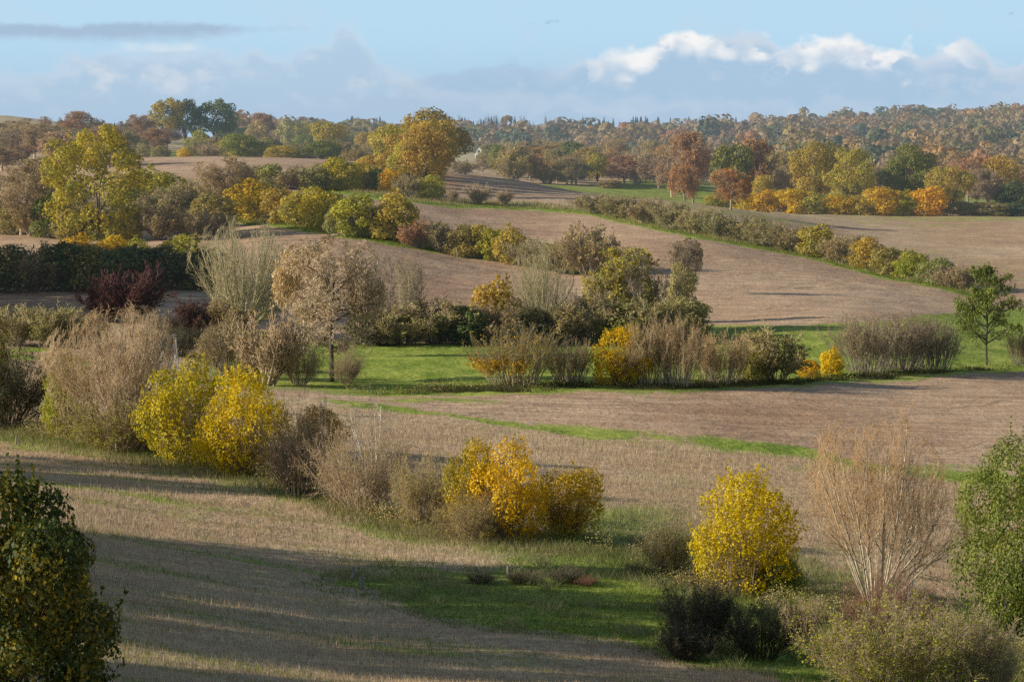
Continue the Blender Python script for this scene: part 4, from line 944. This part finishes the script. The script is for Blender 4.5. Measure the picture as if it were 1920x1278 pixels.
# trees standing out of the frame on the left: their long shadows lie across the foreground
for i, (x, y, h, w) in enumerate([(-33, 95.5, 11, 7), (-36, 101.5, 12, 9), (-34, 108, 9.5, 10), (-38, 114.5, 12.5, 9), (-37, 121, 9.5, 10), (-40, 127, 12, 7), (-47, 154, 11, 7), (-52, 161, 11, 7), (-27, 78, 9, 9), (-28, 83.5, 9, 7), (-27, 87.5, 8.5, 5), (-86, 322, 19, 17), (-84, 334, 20, 17), (-90, 346, 20, 18), (-92, 358, 20, 18), (-98, 370, 20, 18), (-104, 384, 20, 18)]):
    X, Y, Z = x, y, float(ground(x, y)); h *= 1.2
    e = bpy.data.objects.new('leafy_tree', None); COL.objects.link(e); e.location = (X, Y, Z); e.scale = (w, w, h); e.rotation_euler = (0, 0, i)
    tag(e, 'tree of the wood margin left of the view', 'tree', 'trees left of the view')
    for pn, me, which in proto('oak', i % 4):
        o = bpy.data.objects.new(pn, me); COL.objects.link(o); o.parent = e
        a, b = PAL['oakgold'] if which == 'leaf' else WOOD['trunk']; o['col_a'] = a; o['col_b'] = b; o['haze'] = 0.0

# ------------------------------------------------------------------ far woods: too many crowns to count, one mass
def far_wood():
    rng = np.random.default_rng(3)
    pts = []
    def add(n, plo, phi, ylo, yhi, hlo, hhi):
        px = rng.uniform(plo, phi, n); Y = np.exp(rng.uniform(math.log(ylo), math.log(yhi), n)); pts.append(np.stack([px, Y, rng.uniform(hlo, hhi, n)], 1))
    add(1100, 850, 1520, 1750, 4200, 9, 17); add(320, 640, 900, 1700, 4200, 9, 17); add(330, 430, 700, 1500, 2300, 9, 16)
    add(1600, 1400, 2150, 1350, 2700, 8, 13); add(240, 1480, 2150, 1050, 1400, 7, 11); add(160, 850, 1480, 1600, 1900, 7, 12)
    A = np.concatenate(pts)
    pal = np.array([(.36,.19,.09),(.40,.24,.09),(.30,.24,.10),(.22,.20,.10),(.26,.20,.12),(.28,.20,.13),(.17,.19,.08),(.38,.25,.11),(.30,.23,.13),(.10,.13,.08),(.27,.20,.12),(.24,.18,.12)])
    Vs, Ts, Hs = [], [], []
    for px, Y, h in A:
        X = (px - 960) / F * Y
        q = fbm(np.array([px/70]), np.array([Y/260]), 91, 3)[0]
        if 1300 < Y < 1500 and px < 1480: continue
        k = int(np.clip((q - .22) / .56 * len(pal) + rng.normal() * .6, 0, len(pal) - 1)); c = pal[k] * np.array([1.06, 1.0, .92]) * rng.uniform(1.2, 1.5)
        Z = float(ground(X, Y)); h = h * (rng.choice([.75, 1.0, 1.0, 1.3]) if Y < 2500 else .55); w = h * rng.uniform(.95, 1.45); m = 190
        lob = norm(rng.normal(size=(7, 3))) * np.array([.3, .3, .28]) + np.array([0, 0, .58]); li = rng.integers(0, 7, m)
        d = norm(rng.normal(size=(m, 3)) + np.array([0, 0, .4])); P = (lob[li] + d * .22) * np.array([w, w, h]) + np.array([X, Y, Z])
        P[m//5*4:, 2] = Z + rng.uniform(.05, .5, m - m//5*4) * h
        V, Q, _ = leaf_quads(P, norm(d * .97 + rng.normal(size=(m, 3)) * .14), h * .17, rng, np.zeros(m), .8)
        Vs.append(V); tone = np.repeat(rng.uniform(.92, 1.08, m) * (1 + .10*np.sin(li*3.1 + px)), 4)[:, None]; Ts.append(c[None] * tone); Hs.append(np.full(len(V), hz(Y) * 1.15))
    V = np.concatenate(Vs); Q = np.arange(len(V)).reshape(-1, 4)
    me = mk_mesh('far_wood', V, Q, LEAFV, col={'tint': np.clip(np.concatenate(Ts), 0, 1), 'haze': np.concatenate(Hs)})
    tag(new_obj('far_wood', me), 'mixed autumn woods covering the far hills', 'wood', kind='stuff')
far_wood()

# ------------------------------------------------------------------ stalks and grass
def blades(name, label, X, Y, hgt, wid, tint, rng, lean=.35, cat='grass'):
    n = len(X); Z = ground(X, Y)
    a = rng.uniform(0, 2*math.pi, n); t = np.stack([np.cos(a), np.sin(a)*.5, 0*a], 1) * (wid[:, None] * .5)
    ld = rng.normal(size=(n, 2)) * lean
    B = np.stack([X, Y, Z - .02], 1); T = B + np.stack([ld[:, 0]*hgt, ld[:, 1]*hgt, hgt], 1)
    V = np.stack([B - t, B + t, T + t*.25, T - t*.25], 1).reshape(-1, 3)
    me = mk_mesh(name, V, np.arange(4*n).reshape(n, 4), BLADE, col={'tint': np.repeat(np.clip(tint, 0, 1), 4, 0)})
    return tag(new_obj(name, me), label, cat, kind='stuff')
def sample(n, p0, p1, y0, y1, rng):
    px = rng.uniform(p0, p1, n); Y = np.exp(rng.uniform(math.log(y0), math.log(y1), n)); X = (px - 960) / F * Y
    sl = slope_at(X / Y, Y); px2, py = to_px(X, Y, Y * sl)
    py = py + (fbm(X / 6, Y / 9, 21) - .5) * np.clip(4000 / Y, 3, 26)
    return X, Y, px2, py
def stalks():
    rng = np.random.default_rng(5)
    X, Y, px, py = sample(420000, -80, 2000, 78, 265, rng)
    ok = ((py > L1(px)) & ~((py > MT(px)) & (py < MB(px)) & (px > 520))) | ((py < L1(px) - 6) & (py > L2(px) + 8))
    X, Y, px, py = X[ok], Y[ok], px[ok], py[ok]
    gn = fbm(X/14 + Y/30, (Y*1.0 + X*.42)/2.4, 31, 3); near = py > L1(px)
    g = near & (rng.uniform(0, 1, len(X)) < np.clip((gn - .52) * 5, 0.03, .8))
    base = np.array([.74, .58, .38])[None] * rng.uniform(.6, 1.2, len(X))[:, None]
    gr = np.array([.32, .36, .09])[None] * rng.uniform(.6, 1.3, len(X))[:, None]
    t = np.where(g[:, None], gr, base)
    patch = vnoise(X/5, Y/8, 44)
    h = rng.uniform(.10, .26, len(X)) * np.where(g, .8, 1) * (.6 + .8*patch); w = rng.uniform(.012, .04, len(X)) * (Y/130)
    blades('stubble_stalks', 'short pale stubble stalks on the near fields', X, Y, h, w, t, rng, .22, 'stubble')
stalks()
def turf():
    rng = np.random.default_rng(6)
    X, Y, px, py = sample(300000, 500, 2050, 90, 210, rng)
    rough = (py > MT(px)) & (py < MB(px) + 4) & (px > 520)
    e = (np.exp(-((px - 1180) / 150)**2 - ((py - 985) / 50)**2) > rng.uniform(.25, 1, len(px)))
    ok = rough | e
    X, Y, px, py = X[ok], Y[ok], px[ok], py[ok]
    cl = fbm(X/1.6, Y/2.0, 61, 3); mound = np.clip((cl - .52) * 6, 0, 1)
    g = np.array([.22, .30, .05])[None] * rng.uniform(.6, 1.35, len(X))[:, None]
    d = np.array([.52, .45, .26])[None] * rng.uniform(.6, 1.2, len(X))[:, None]
    k = np.clip(mound * .9 + rng.normal(size=len(X)) * .25, 0, 1)[:, None] * .75
    h = rng.uniform(.05, .14, len(X)) + mound * rng.uniform(.1, .5, len(X)); w = rng.uniform(.02, .05, len(X))
    blades('meadow_grass', 'rough green grass with drier tussocks', X, Y, h, w, g*(1-k) + d*k, rng, .5)
turf()
def verge():
    rng = np.random.default_rng(7)
    Xs, Ys, Ts, Hs, Ws = [], [], [], [], []
    def add(X, Y, t, h, w): Xs.append(X); Ys.append(Y); Ts.append(t); Hs.append(h); Ws.append(w)
    X, Y, px, py = sample(500000, -60, 1980, 100, 225, rng)
    d = py - L1(px); ok = (d > -18) & (d < rng.uniform(0, 26, len(d)))
    X, Y = X[ok], Y[ok]; n = len(X); s = vnoise(X/2.5, Y/4, 17)[:, None]
    t = (np.array([.40, .34, .17])[None]*s + np.array([.14, .20, .035])[None]*(1-s)) * rng.uniform(.6, 1.3, n)[:, None]
    add(X, Y, t, rng.uniform(.12, .62, n) * (.45 + s[:, 0]), rng.uniform(.02, .05, n))
    for sf, lo, hi, m in ((S1, 420, 1140, 260000), (S2, 600, 1830, 300000)):
        X, Y, px, py = sample(m, lo, hi, 400, 720, rng)
        d = py - sf(px); ok = (d > -10) & (d < 3); X, Y, d = X[ok], Y[ok], d[ok]; n = len(X)
        s = np.clip(.5 - d/8 + (vnoise(X/5, Y/8, 18) - .6), 0, 1)[:, None]
        t = (np.array([.48, .40, .21])[None]*s + np.array([.17, .25, .04])[None]*(1-s)) * rng.uniform(.65, 1.25, n)[:, None]
        add(X, Y, t, rng.uniform(.15, .55, n) * (.4 + s[:, 0]), rng.uniform(.05, .14, n))
    # weeds on the bank below the row of rods
    X, Y, px, py = sample(400000, 640, 1990, 230, 300, rng)
    d = py - L3(px); ok = (d > -9) & (d < 1) & (rng.uniform(0, 1, len(d)) < np.clip((px - 680) / 200, 0, 1) * np.clip(fbm(X/4, Y/5, 71)*3 - .9, .1, 1)); X, Y = X[ok], Y[ok]; n = len(X); s = vnoise(X/3, Y/4, 19)[:, None]
    t = (np.array([.20, .17, .09])[None]*s + np.array([.08, .10, .035])[None]*(1-s)) * rng.uniform(.5, 1.2, n)[:, None]
    add(X, Y, t, rng.uniform(.1, .5, n) * (.3 + s[:, 0]), rng.uniform(.03, .08, n))
    blades('verge_grass', 'long dry and green grass along the hedges', np.concatenate(Xs), np.concatenate(Ys), np.concatenate(Hs), np.concatenate(Ws), np.concatenate(Ts), rng, .45)
verge()


def undergrowth():
    rng = np.random.default_rng(8); Vs, Ts, Hs = [], [], []
    def band(n, f, lo, hi, y0, y1, d0, d1, hmax, leaf, cols, clump):
        X, Y, px, py = sample(n, lo, hi, y0, y1, rng); d = py - f(px); den = fbm(X / clump, Y / clump, 55, 3)
        ok = (d > d0) & (d < d1) & (rng.uniform(0, 1, n) < np.clip((den - .35) * 4, .05, 1)); X, Y, den = X[ok], Y[ok], den[ok]; m = len(X)
        Z = ground(X, Y) + rng.uniform(0, 1, m)**1.4 * hmax * np.clip((den - .3) * 3, .15, 1.2)
        cols = np.array(cols); q = vnoise(X / clump * .8, Y / clump * .8, 66); k = np.clip((q * len(cols) + rng.normal(size=m) * .5).astype(int), 0, len(cols) - 1)
        t = cols[k] * rng.uniform(.6, 1.35, m)[:, None]
        N = norm(rng.normal(size=(m, 3)) + np.array([-.3, -.3, .5])); V, Q, _ = leaf_quads(np.stack([X, Y, Z], 1), N, leaf, rng, np.zeros(m), .55)
        Vs.append(V); Ts.append(np.repeat(t, 4, 0)); Hs.append(np.repeat(hz(Y), 4))
    gr, ol, kh, dr, br = (.20, .28, .05), (.38, .34, .11), (.54, .43, .20), (.70, .56, .30), (.36, .25, .15)
    band(700000, L1, -40, 1150, 100, 230, -22, 3, .9, .10, [gr, ol, kh, ol, br, dr], 2.2)
    band(260000, L1, 1180, 1990, 95, 160, -45, 22, .8, .09, [gr, ol, dr, kh, br, ol], 2.0)
    band(260000, lambda x: S1(x) - 6, 240, 1140, 400, 620, -9, 3, 1.2, .26, [ol, kh, gr, dr, ol], 5)
    band(260000, lambda x: S2(x) - 6, 1080, 1830, 420, 640, -9, 3, 1.1, .26, [kh, ol, dr, gr, kh], 5)
    band(160000, lambda x: 642 + 0*x, 660, 1312, 290, 340, -7, 2, 1.4, .2, [ol, gr, (.2, .2, .09), br], 3.5)
    band(160000, L3, 640, 1960, 235, 310, -11, -1, .8, .16, [ol, gr, br, kh], 3)
    V = np.concatenate(Vs)
    me = mk_mesh('undergrowth', V, np.arange(len(V)).reshape(-1, 4), LEAFV, col={'tint': np.clip(np.concatenate(Ts), 0, 1), 'haze': np.concatenate(Hs)})
    tag(new_obj('undergrowth', me), 'brambles and dead weeds knitting the hedges together at their feet', 'undergrowth', kind='stuff')
undergrowth()

# ------------------------------------------------------------------ made things
def box_mesh(name, boxes, mat):
    """boxes: list of 8-corner bars given as (p, q, width, depth): a squared timber from p to q with slightly chamfered section"""
    parts = []
    for p, q, w, d in boxes:
        p = np.array(p, float); q = np.array(q, float); t = (q - p) / np.linalg.norm(q - p)
        r = np.array([0, 1., 0]) if abs(t[1]) < .8 else np.array([1., 0, 0]); a = np.cross(t, r); a /= np.linalg.norm(a); b = np.cross(t, a)
        sec = [(-.5, -.38), (-.38, -.5), (.38, -.5), (.5, -.38), (.5, .38), (.38, .5), (-.38, .5), (-.5, .38)]
        R0 = np.array([p + a*x*w + b*y*d for x, y in sec]); R1 = np.array([q + a*x*w*.96 + b*y*d*.96 for x, y in sec])
        V = np.concatenate([R0, R1]); Q = [(i, (i+1) % 8, 8 + (i+1) % 8, 8 + i) for i in range(8)]
        for o in (0, 8): Q += [(o, o+1, o+2, o+3), (o, o+3, o+4, o+7), (o+7, o+4, o+5, o+6)]
        parts.append((V, np.array(Q), np.zeros(16)))
    V, Q, M = join(parts)
    return mk_mesh(name, V, Q, mat)
TIMBER = plain_material('weathered_timber', (.50, .45, .38), (.66, .61, .53), 9)
POST = plain_material('old_post', (.20, .17, .13), (.38, .33, .26), 14)
def high_seat():
    X, Y, Z = place(316, -214); zt = Y * float(tz(669))
    e = bpy.data.objects.new('hunting_seat', None); COL.objects.link(e); e.location = (X, Y, Z); e.rotation_euler = (0, 0, .25)
    tag(e, 'pale wooden hunting high seat with crossed braces behind the willow', 'high seat')
    H = max(2.2, Y * float(tz(650)) - Z); b, t = .85, .5
    cs = [(-1, -1), (1, -1), (1, 1), (-1, 1)]
    for sx, sy in cs:
        new_obj('leg', box_mesh('leg', [((sx*b, sy*b, -.1), (sx*t, sy*t, H + (.9 if sy > 0 or sx > 0 else .1)), .10, .10)], TIMBER), e)
    new_obj('cross_brace', box_mesh('cross_brace', [((-b*.95, -b - .06, .3), (t, -t - .06, H - .1), .08, .05), ((b*.95, -b - .12, .3), (-t, -t - .12, H - .1), .08, .05)], TIMBER), e)
    new_obj('cross_brace', box_mesh('cross_brace', [((b + .06, -b*.95, .3), (t + .06, t, H - .1), .08, .05), ((b + .12, b*.95, .3), (t + .12, -t, H - .1), .08, .05)], TIMBER), e)
    new_obj('platform', box_mesh('platform', [((-t - .15, y, H), (t + .15, y, H), .05, .16) for y in np.linspace(-t, t, 6)] + [((-t - .2, -t - .1, H - .07), (t + .2, -t - .1, H - .07), .12, .08)], TIMBER), e)
    new_obj('seat', box_mesh('seat', [((-t, t*.5, H + .45), (t, t*.5, H + .45), .05, .3)], TIMBER), e)
    new_obj('rail', box_mesh('rail', [((-t*.2, -t, H + .8), (t, -t, H + .85), .08, .06), ((t + .05, -t, H + .85), (t + .05, t, H + .85), .08, .06), ((-t, t + .06, H + .8), (t, t + .06, H + .85), .08, .06)], TIMBER), e)
    new_obj('ladder', box_mesh('ladder', [((-b - 1.0, -.22, -.1), (-t - .1, -.22, H + .2), .07, .07), ((-b - 1.0, .22, -.1), (-t - .1, .22, H + .2), .07, .07)] + [((-b - 1.0 + (b - t + .9)*k/8, -.26, H*k/8 - .05), (-b - 1.0 + (b - t + .9)*k/8, .26, H*k/8 - .05), .05, .05) for k in range(1, 8)], TIMBER), e)
high_seat()
for i, (px, base, top, w, lean, lab) in enumerate([
    (661, 1086, 1062, .15, .10, 'leaning grey fence post, left of the pair in the rough meadow'), (679, 1104, 1080, .15, -.05, 'darker fence post, right of the pair in the rough meadow'),
    (952, 1082, 1060, .09, 0, 'thin pale stake among the dark tussocks'), (1538, 1140, 1116, .16, .08, 'stout pale post under the orange tipped willow'),
    (218, 852, 830, .13, 0, 'pale post in front of the low scrub under the left willow'), (166, 842, 812, .10, .04, 'tall grey post left under the bare left willow'),
    (98, 652, 634, .14, 0, 'pale post under the olive hedge at the left'), (74, 652, 638, .14, .03, 'short pale post left under the olive hedge'),
    (347, 668, 630, .12, 0, 'upright bare pole right beside the hunting seat'), (30, 836, 816, .1, .05, 'pale stake by the dark scrub at the left edge')]):
    X, Y, Z = place(px, base); h = max(.5, Y * float(tz(top)) - Z)
    me = box_mesh('fence_post', [((0, 0, -.2), (lean*h, 0, h*.93), w, w), ((lean*h*.93, 0, h*.93), (lean*h*1.02, 0, h), w*.85, w*.6)], POST)
    o = new_obj('fence_post', me); o.location = (X, Y, Z); o.rotation_euler = (0, 0, i*.7); tag(o, lab, 'fence post', 'old wooden posts')
def fallen(px, base, L, rot, lab, seed):
    X, Y, Z = place(px, base); rng = np.random.default_rng(seed)
    a = np.zeros((1, 8, 3)); a[0, :, 0] = np.linspace(0, L, 8); a[0, :, 2] = .25 + np.sin(np.linspace(0, 3, 8))*.18; a += rng.normal(size=a.shape)*.03
    b = kids(a, np.full((1, 8), .05)*np.linspace(1, .4, 8)[None], 7, rng, .25, 1, (20, 45), .3, .2, .12, .6)
    V, Q, M = join([tubes(a, np.linspace(.06, .025, 8)[None], 6, np.zeros((1, 8))), tubes(*b, 4, np.full(b[1].shape, .3))])
    o = new_obj('dead_branch', mk_mesh('dead_branch', V, Q, BARK, M, smooth=True)); o.location = (X, Y, Z); o.rotation_euler = (0, 0, rot)
    o['col_a'] = (.62, .52, .38); o['col_b'] = (.50, .40, .28); o['haze'] = 0.0; tag(o, lab, 'branch', 'dead branches under the green tree')
fallen(1815, 1190, 2.6, .1, 'long pale dead branch lying under the dense green tree', 1)
fallen(1838, 1212, 2.2, -.12, 'shorter pale dead branch nearest the bottom right corner', 2)

def house():
    X, Y, Z = place(903, -1330)
    zb = Y * float(tz(297)) ; hw = 1.9; hd = 3.6; he = Y * float(tz(285)) - zb; hr = Y * float(tz(272)) - zb; z0 = min(0, Z - zb - .3)
    e = bpy.data.objects.new('gabled_house', None); COL.objects.link(e); e.location = (X, Y, zb); e.rotation_euler = (0, 0, -.35)
    tag(e, 'small white gabled house with a dark steep roof among the far trees', 'house')
    wall = plain_material('white_plaster', (.74, .73, .70), (.82, .81, .78), 1.2, .8, float(hz(Y))); roofm = plain_material('dark_roof', (.07, .075, .085), (.11, .11, .12), 2, .7, float(hz(Y))); gl = plain_material('dark_window', (.03, .035, .04), (.05, .055, .06), 2, .2, float(hz(Y)))
    V = [(-hw, -hd, z0), (hw, -hd, z0), (hw, -hd, he), (0, -hd, hr), (-hw, -hd, he), (-hw, hd, z0), (hw, hd, z0), (hw, hd, he), (0, hd, hr), (-hw, hd, he)]
    Q = [(0, 1, 2, 4), (4, 2, 3, 3), (1, 6, 7, 2), (6, 5, 9, 7), (7, 9, 8, 8), (5, 0, 4, 9)]
    me = bpy.data.meshes.new('wall'); me.from_pydata(V, [], [tuple(dict.fromkeys(q)) for q in Q]); me.materials.append(wall); new_obj('wall', me, e)
    o_ = .35; V = []; Q = []
    for s in (-1, 1):
        k = len(V); zl = he - (hr - he) / hw * o_
        V += [(s*(hw + o_), -hd - o_, zl), (s*(hw + o_), hd + o_, zl), (0, hd + o_, hr), (0, -hd - o_, hr), (s*(hw + o_), -hd - o_, zl + .22), (s*(hw + o_), hd + o_, zl + .22), (0, hd + o_, hr + .26), (0, -hd - o_, hr + .26)]
        Q += [tuple(k + i for i in f) for f in ((0, 1, 2, 3), (4, 5, 6, 7), (0, 1, 5, 4), (0, 3, 7, 4), (1, 2, 6, 5))]
    me = bpy.data.meshes.new('roof'); me.from_pydata(V, [], Q); me.materials.append(roofm); rf = new_obj('roof', me, e)
    new_obj('chimney', box_mesh('chimney', [((.5, 1, hr - .6), (.5, 1, hr + .9), .7, .7)], roofm), rf)
    for x, z in ((-.8, 1.0), (.8, 1.0), (0, he + .3)):
        w = new_obj('window', box_mesh('window', [((x - .42, -hd - .03, z), (x + .42, -hd - .03, z), 1.1, .1)], gl), e)
house()

# ------------------------------------------------------------------ sky, clouds and sun
SUN_EL, SUN_AZ = math.radians(20.0), math.radians(-99.0)   # azimuth from the view direction (+Y), negative to the left
W = bpy.data.worlds.new('World'); S.world = W; W.use_nodes = True
nt = W.node_tree; nt.nodes.clear(); b = NB(nt)
sky = b.n('ShaderNodeTexSky', sky_type='NISHITA'); sky.sun_disc = False
sky.sun_elevation = SUN_EL; sky.sun_rotation = SUN_AZ; sky.altitude = 50; sky.air_density = 1.0; sky.dust_density = .6; sky.ozone_density = 1.3
STR = 0.09
dirv = b.n('ShaderNodeTexCoord').outputs['Generated']
sp = b.n('ShaderNodeSeparateXYZ'); b.l(dirv, sp.inputs[0]); dx, dy, dz = sp.outputs
az = b.m('ARCTAN2', dx, dy); el = b.m('ARCSINE', dz)
U = b.m('MULTIPLY', az, F); V_ = b.m('MULTIPLY', el, F)          # angles as photo-pixel units
cmb = b.n('ShaderNodeCombineXYZ'); b.l(b.m('DIVIDE', U, 100), cmb.inputs[0]); b.l(b.m('DIVIDE', V_, 70), cmb.inputs[1]); cv = cmb.outputs[0]
n1 = b.m('SUBTRACT', b.noise(cv, 1.1, 6, .6), .5); n2 = b.m('SUBTRACT', b.noise(cv, 3.4, 5, .62), .5); n3 = b.m('SUBTRACT', b.noise(cv, .55, 4, .55), .5)
vo = b.n('ShaderNodeTexVoronoi', feature='SMOOTH_F1'); wv = b.n('ShaderNodeVectorMath', operation='MULTIPLY_ADD')
nc = b.n('ShaderNodeTexNoise'); b.l(cv, nc.inputs['Vector']); nc.inputs['Scale'].default_value = 3.0; nc.inputs['Detail'].default_value = 4
b.l(nc.outputs['Color'], wv.inputs[0]); wv.inputs[1].default_value = (.38, .38, 0); b.l(cv, wv.inputs[2]); b.l(wv.outputs[0], vo.inputs['Vector'])
vo.inputs['Scale'].default_value = 1.9; vo.inputs['Smoothness'].default_value = .35; pf = b.m('SUBTRACT', .48, vo.outputs['Distance'])
def curve(pts, x, lo=-1300., hi=1300.):
    t = b.m('DIVIDE', b.m('SUBTRACT', x, lo), hi - lo, clamp=True)
    c = b.n('ShaderNodeFloatCurve'); m = c.mapping; cu = m.curves[0]
    P = sorted(((px - 960 - lo) / (hi - lo), (HZ - py) / 300.0) for px, py in pts)
    cu.points[0].location = P[0]; cu.points[1].location = P[-1]
    for p in P[1:-1]: cu.points.new(*p)
    m.use_clip = False; m.update(); b.l(t, c.inputs['Value'])
    return b.m('MULTIPLY', c.outputs[0], 300.0)
SC = 1.0 / STR
def rgb(r, g, bl, k=1.0):
    f = lambda v: ((v/255 + .055)/1.055)**2.4
    return (f(r)*SC*k, f(g)*SC*k, f(bl)*SC*k, 1)
base = b.mixc(b.ss(V_, 0., 210.), rgb(168, 198, 222), rgb(184, 219, 242))
base = b.mixc(b.m('MULTIPLY', b.ss(b.m('ADD', n3, b.m('MULTIPLY', n1, .5)), -.05, .3), .35), base, rgb(196, 212, 228))
# left grey sheet
topA = curve([(-400,52),(0,48),(60,46),(110,49),(160,50),(180,46),(300,42),(400,45),(470,49),(560,50),(600,52),(640,54),(2300,54)], U)
botA = curve([(-400,84),(0,82),(100,80),(180,84),(330,80),(420,72),(500,60),(560,54),(600,53),(640,54),(2300,54)], U)
mA = b.m('MULTIPLY', b.ss(b.m('ADD', b.m('SUBTRACT', topA, V_), b.m('MULTIPLY', n2, 16)), -2, 11), b.ss(b.m('ADD', b.m('SUBTRACT', V_, botA), b.m('MULTIPLY', n1, 40)), -8, 20))
# left cumulus heap
topB = curve([(-400,150),(60,140),(120,112),(170,104),(200,92),(240,82),(300,80),(345,76),(400,92),(440,102),(468,92),(484,74),(500,90),(540,104),(570,92),(585,80),(625,64),(645,40),(660,42),(685,66),(698,88),(720,118),(770,140),(830,160),(2300,170)], U)
dB = b.m('ADD', b.m('SUBTRACT', topB, V_), b.m('ADD', b.m('ADD', b.m('MULTIPLY', n1, 34), b.m('MULTIPLY', n2, 16)), b.m('MULTIPLY', pf, 34)))
mB = b.ss(dB, -10, 34)
cB = b.mixc(b.ss(b.m('ADD', dB, b.m('MULTIPLY', n1, 90)), 0, 46), rgb(206, 216, 228), rgb(176, 199, 221))
puff = b.m('MULTIPLY', b.ss(b.m('ADD', n1, b.m('MULTIPLY', n3, .6)), .02, .26), b.ss(V_, 20, 110))
cB = b.mixc(b.m('MULTIPLY', puff, .75), cB, rgb(212, 218, 227))
lit2 = b.m('MULTIPLY', b.ss(b.m('ABSOLUTE', b.m('ADD', b.m('SUBTRACT', U, 330-960), b.m('MULTIPLY', n1, 200))), 230, 60), b.m('MULTIPLY', b.ss(b.m('ABSOLUTE', b.m('ADD', b.m('SUBTRACT', V_, 100), b.m('MULTIPLY', n2, 40))), 40, 8), b.ss(n1, -.08, .16)))
cB = b.mixc(b.m('MULTIPLY', lit2, .7), cB, rgb(222, 224, 230))
lit = b.m('MULTIPLY', b.ss(b.m('SUBTRACT', b.m('ABSOLUTE', b.m('SUBTRACT', U, 300-960)), b.m('MULTIPLY', n2, 60)), 130, 40), b.ss(b.m('ABSOLUTE', b.m('ADD', b.m('SUBTRACT', V_, 158), b.m('MULTIPLY', n1, 30))), 13, 2))
cB = b.mixc(lit, cB, rgb(238, 238, 236))
# right bank
topC = curve([(-400,200),(640,190),(760,150),(810,128),(850,120),(930,117),(1010,118),(1050,108),(1090,99),(1150,94),(1205,92),(1225,80),(1245,66),(1268,54),(1295,54),(1308,72),(1325,62),(1352,52),(1400,54),(1440,62),(1465,78),(1490,72),(1520,82),(1545,68),(1570,70),(1600,76),(1630,96),(1655,86),(1690,82),(1720,92),(1760,82),(1800,80),(1835,88),(1855,116),(1890,124),(1920,92),(1960,96),(2300,110)], U)
dC = b.m('ADD', b.m('SUBTRACT', topC, V_), b.m('ADD', b.m('ADD', b.m('MULTIPLY', n1, 16), b.m('MULTIPLY', n2, 16)), b.m('MULTIPLY', pf, 40)))
mC = b.ss(dC, -4, 16)
shC = b.ss(b.m('ADD', b.m('SUBTRACT', topC, V_), b.m('ADD', b.m('MULTIPLY', n1, 60), b.m('MULTIPLY', pf, -80))), 4, 66)
n4 = b.m('SUBTRACT', b.noise(cv, .95, 3, .5), .5)
shC = b.m('MAXIMUM', shC, b.ss(b.m('ADD', n4, b.m('MULTIPLY', n2, .25)), .02, -.12))
shC = b.m('MAXIMUM', shC, b.m('MAXIMUM', b.ss(U, 250, 90), b.ss(U, 760, 900)))
cC = b.mixc(shC, rgb(247, 246, 245), b.mixc(b.ss(dC, 2, 50), rgb(205, 217, 231), rgb(170, 198, 223)))
far_r = b.ss(U, 100 - 0, 190); left_dim = b.ss(U, 20, 160, .9, 0)
cC = b.mixc(left_dim, cC, rgb(168, 196, 221))
cC = b.mixc(b.m('MULTIPLY', puff, .45), cC, rgb(206, 216, 228))
cC = b.mixc(b.ss(V_, 75, 10), cC, rgb(166, 196, 222))
wis = b.m('MULTIPLY', b.ss(b.m('ABSOLUTE', b.m('SUBTRACT', U, 60)), 60, 10), b.ss(b.m('ABSOLUTE', b.m('ADD', b.m('SUBTRACT', V_, 197), b.m('MULTIPLY', U, -.12))), 9, 0))
wis2 = b.m('MULTIPLY', b.ss(b.m('ABSOLUTE', b.m('SUBTRACT', U, 930)), 24, 4), b.ss(b.m('ABSOLUTE', b.m('SUBTRACT', V_, 222)), 12, 0))
wsp = b.m('MULTIPLY', b.m('MAXIMUM', wis, wis2), b.ss(n2, -.02, .16))
c = b.mixc(b.m('MULTIPLY', wsp, .6), base, rgb(150, 172, 195))
c = b.mixc(b.m('MULTIPLY', mC, .95), c, cC)
c = b.mixc(b.m('MULTIPLY', mB, .66), c, cB)
c = b.mixc(b.m('MULTIPLY', mA, .9), c, rgb(165, 188, 212))
band = b.m('MULTIPLY', b.ss(el, math.radians(4), math.radians(14), 1.0, 0.0), b.ss(dy, .1, .5))
fin = b.mixc(band, sky.outputs[0], c)
bg = b.n('ShaderNodeBackground'); b.l(fin, bg.inputs[0]); bg.inputs[1].default_value = STR
wo = b.n('ShaderNodeOutputWorld'); b.l(bg.outputs[0], wo.inputs[0])

sd = bpy.data.lights.new('sun', 'SUN'); sd.energy = 5.0; sd.angle = math.radians(.53); sd.color = (1.0, .92, .77)
so = bpy.data.objects.new('sun', sd); COL.objects.link(so)
dv = Vector((math.sin(SUN_AZ)*math.cos(SUN_EL), math.cos(SUN_AZ)*math.cos(SUN_EL), math.sin(SUN_EL)))
so.rotation_euler = dv.to_track_quat('Z', 'Y').to_euler(); so.location = dv * 500

S.view_settings.view_transform = 'Standard'; S.view_settings.look = 'None'; S.view_settings.exposure = 0; S.view_settings.gamma = 1
S.render.engine = 'CYCLES'
S.cycles.max_bounces = 5; S.cycles.diffuse_bounces = 2; S.cycles.glossy_bounces = 1; S.cycles.transmission_bounces = 3; S.cycles.transparent_max_bounces = 4
S.cycles.caustics_reflective = False; S.cycles.caustics_refractive = False
S.cycles.use_denoising = False
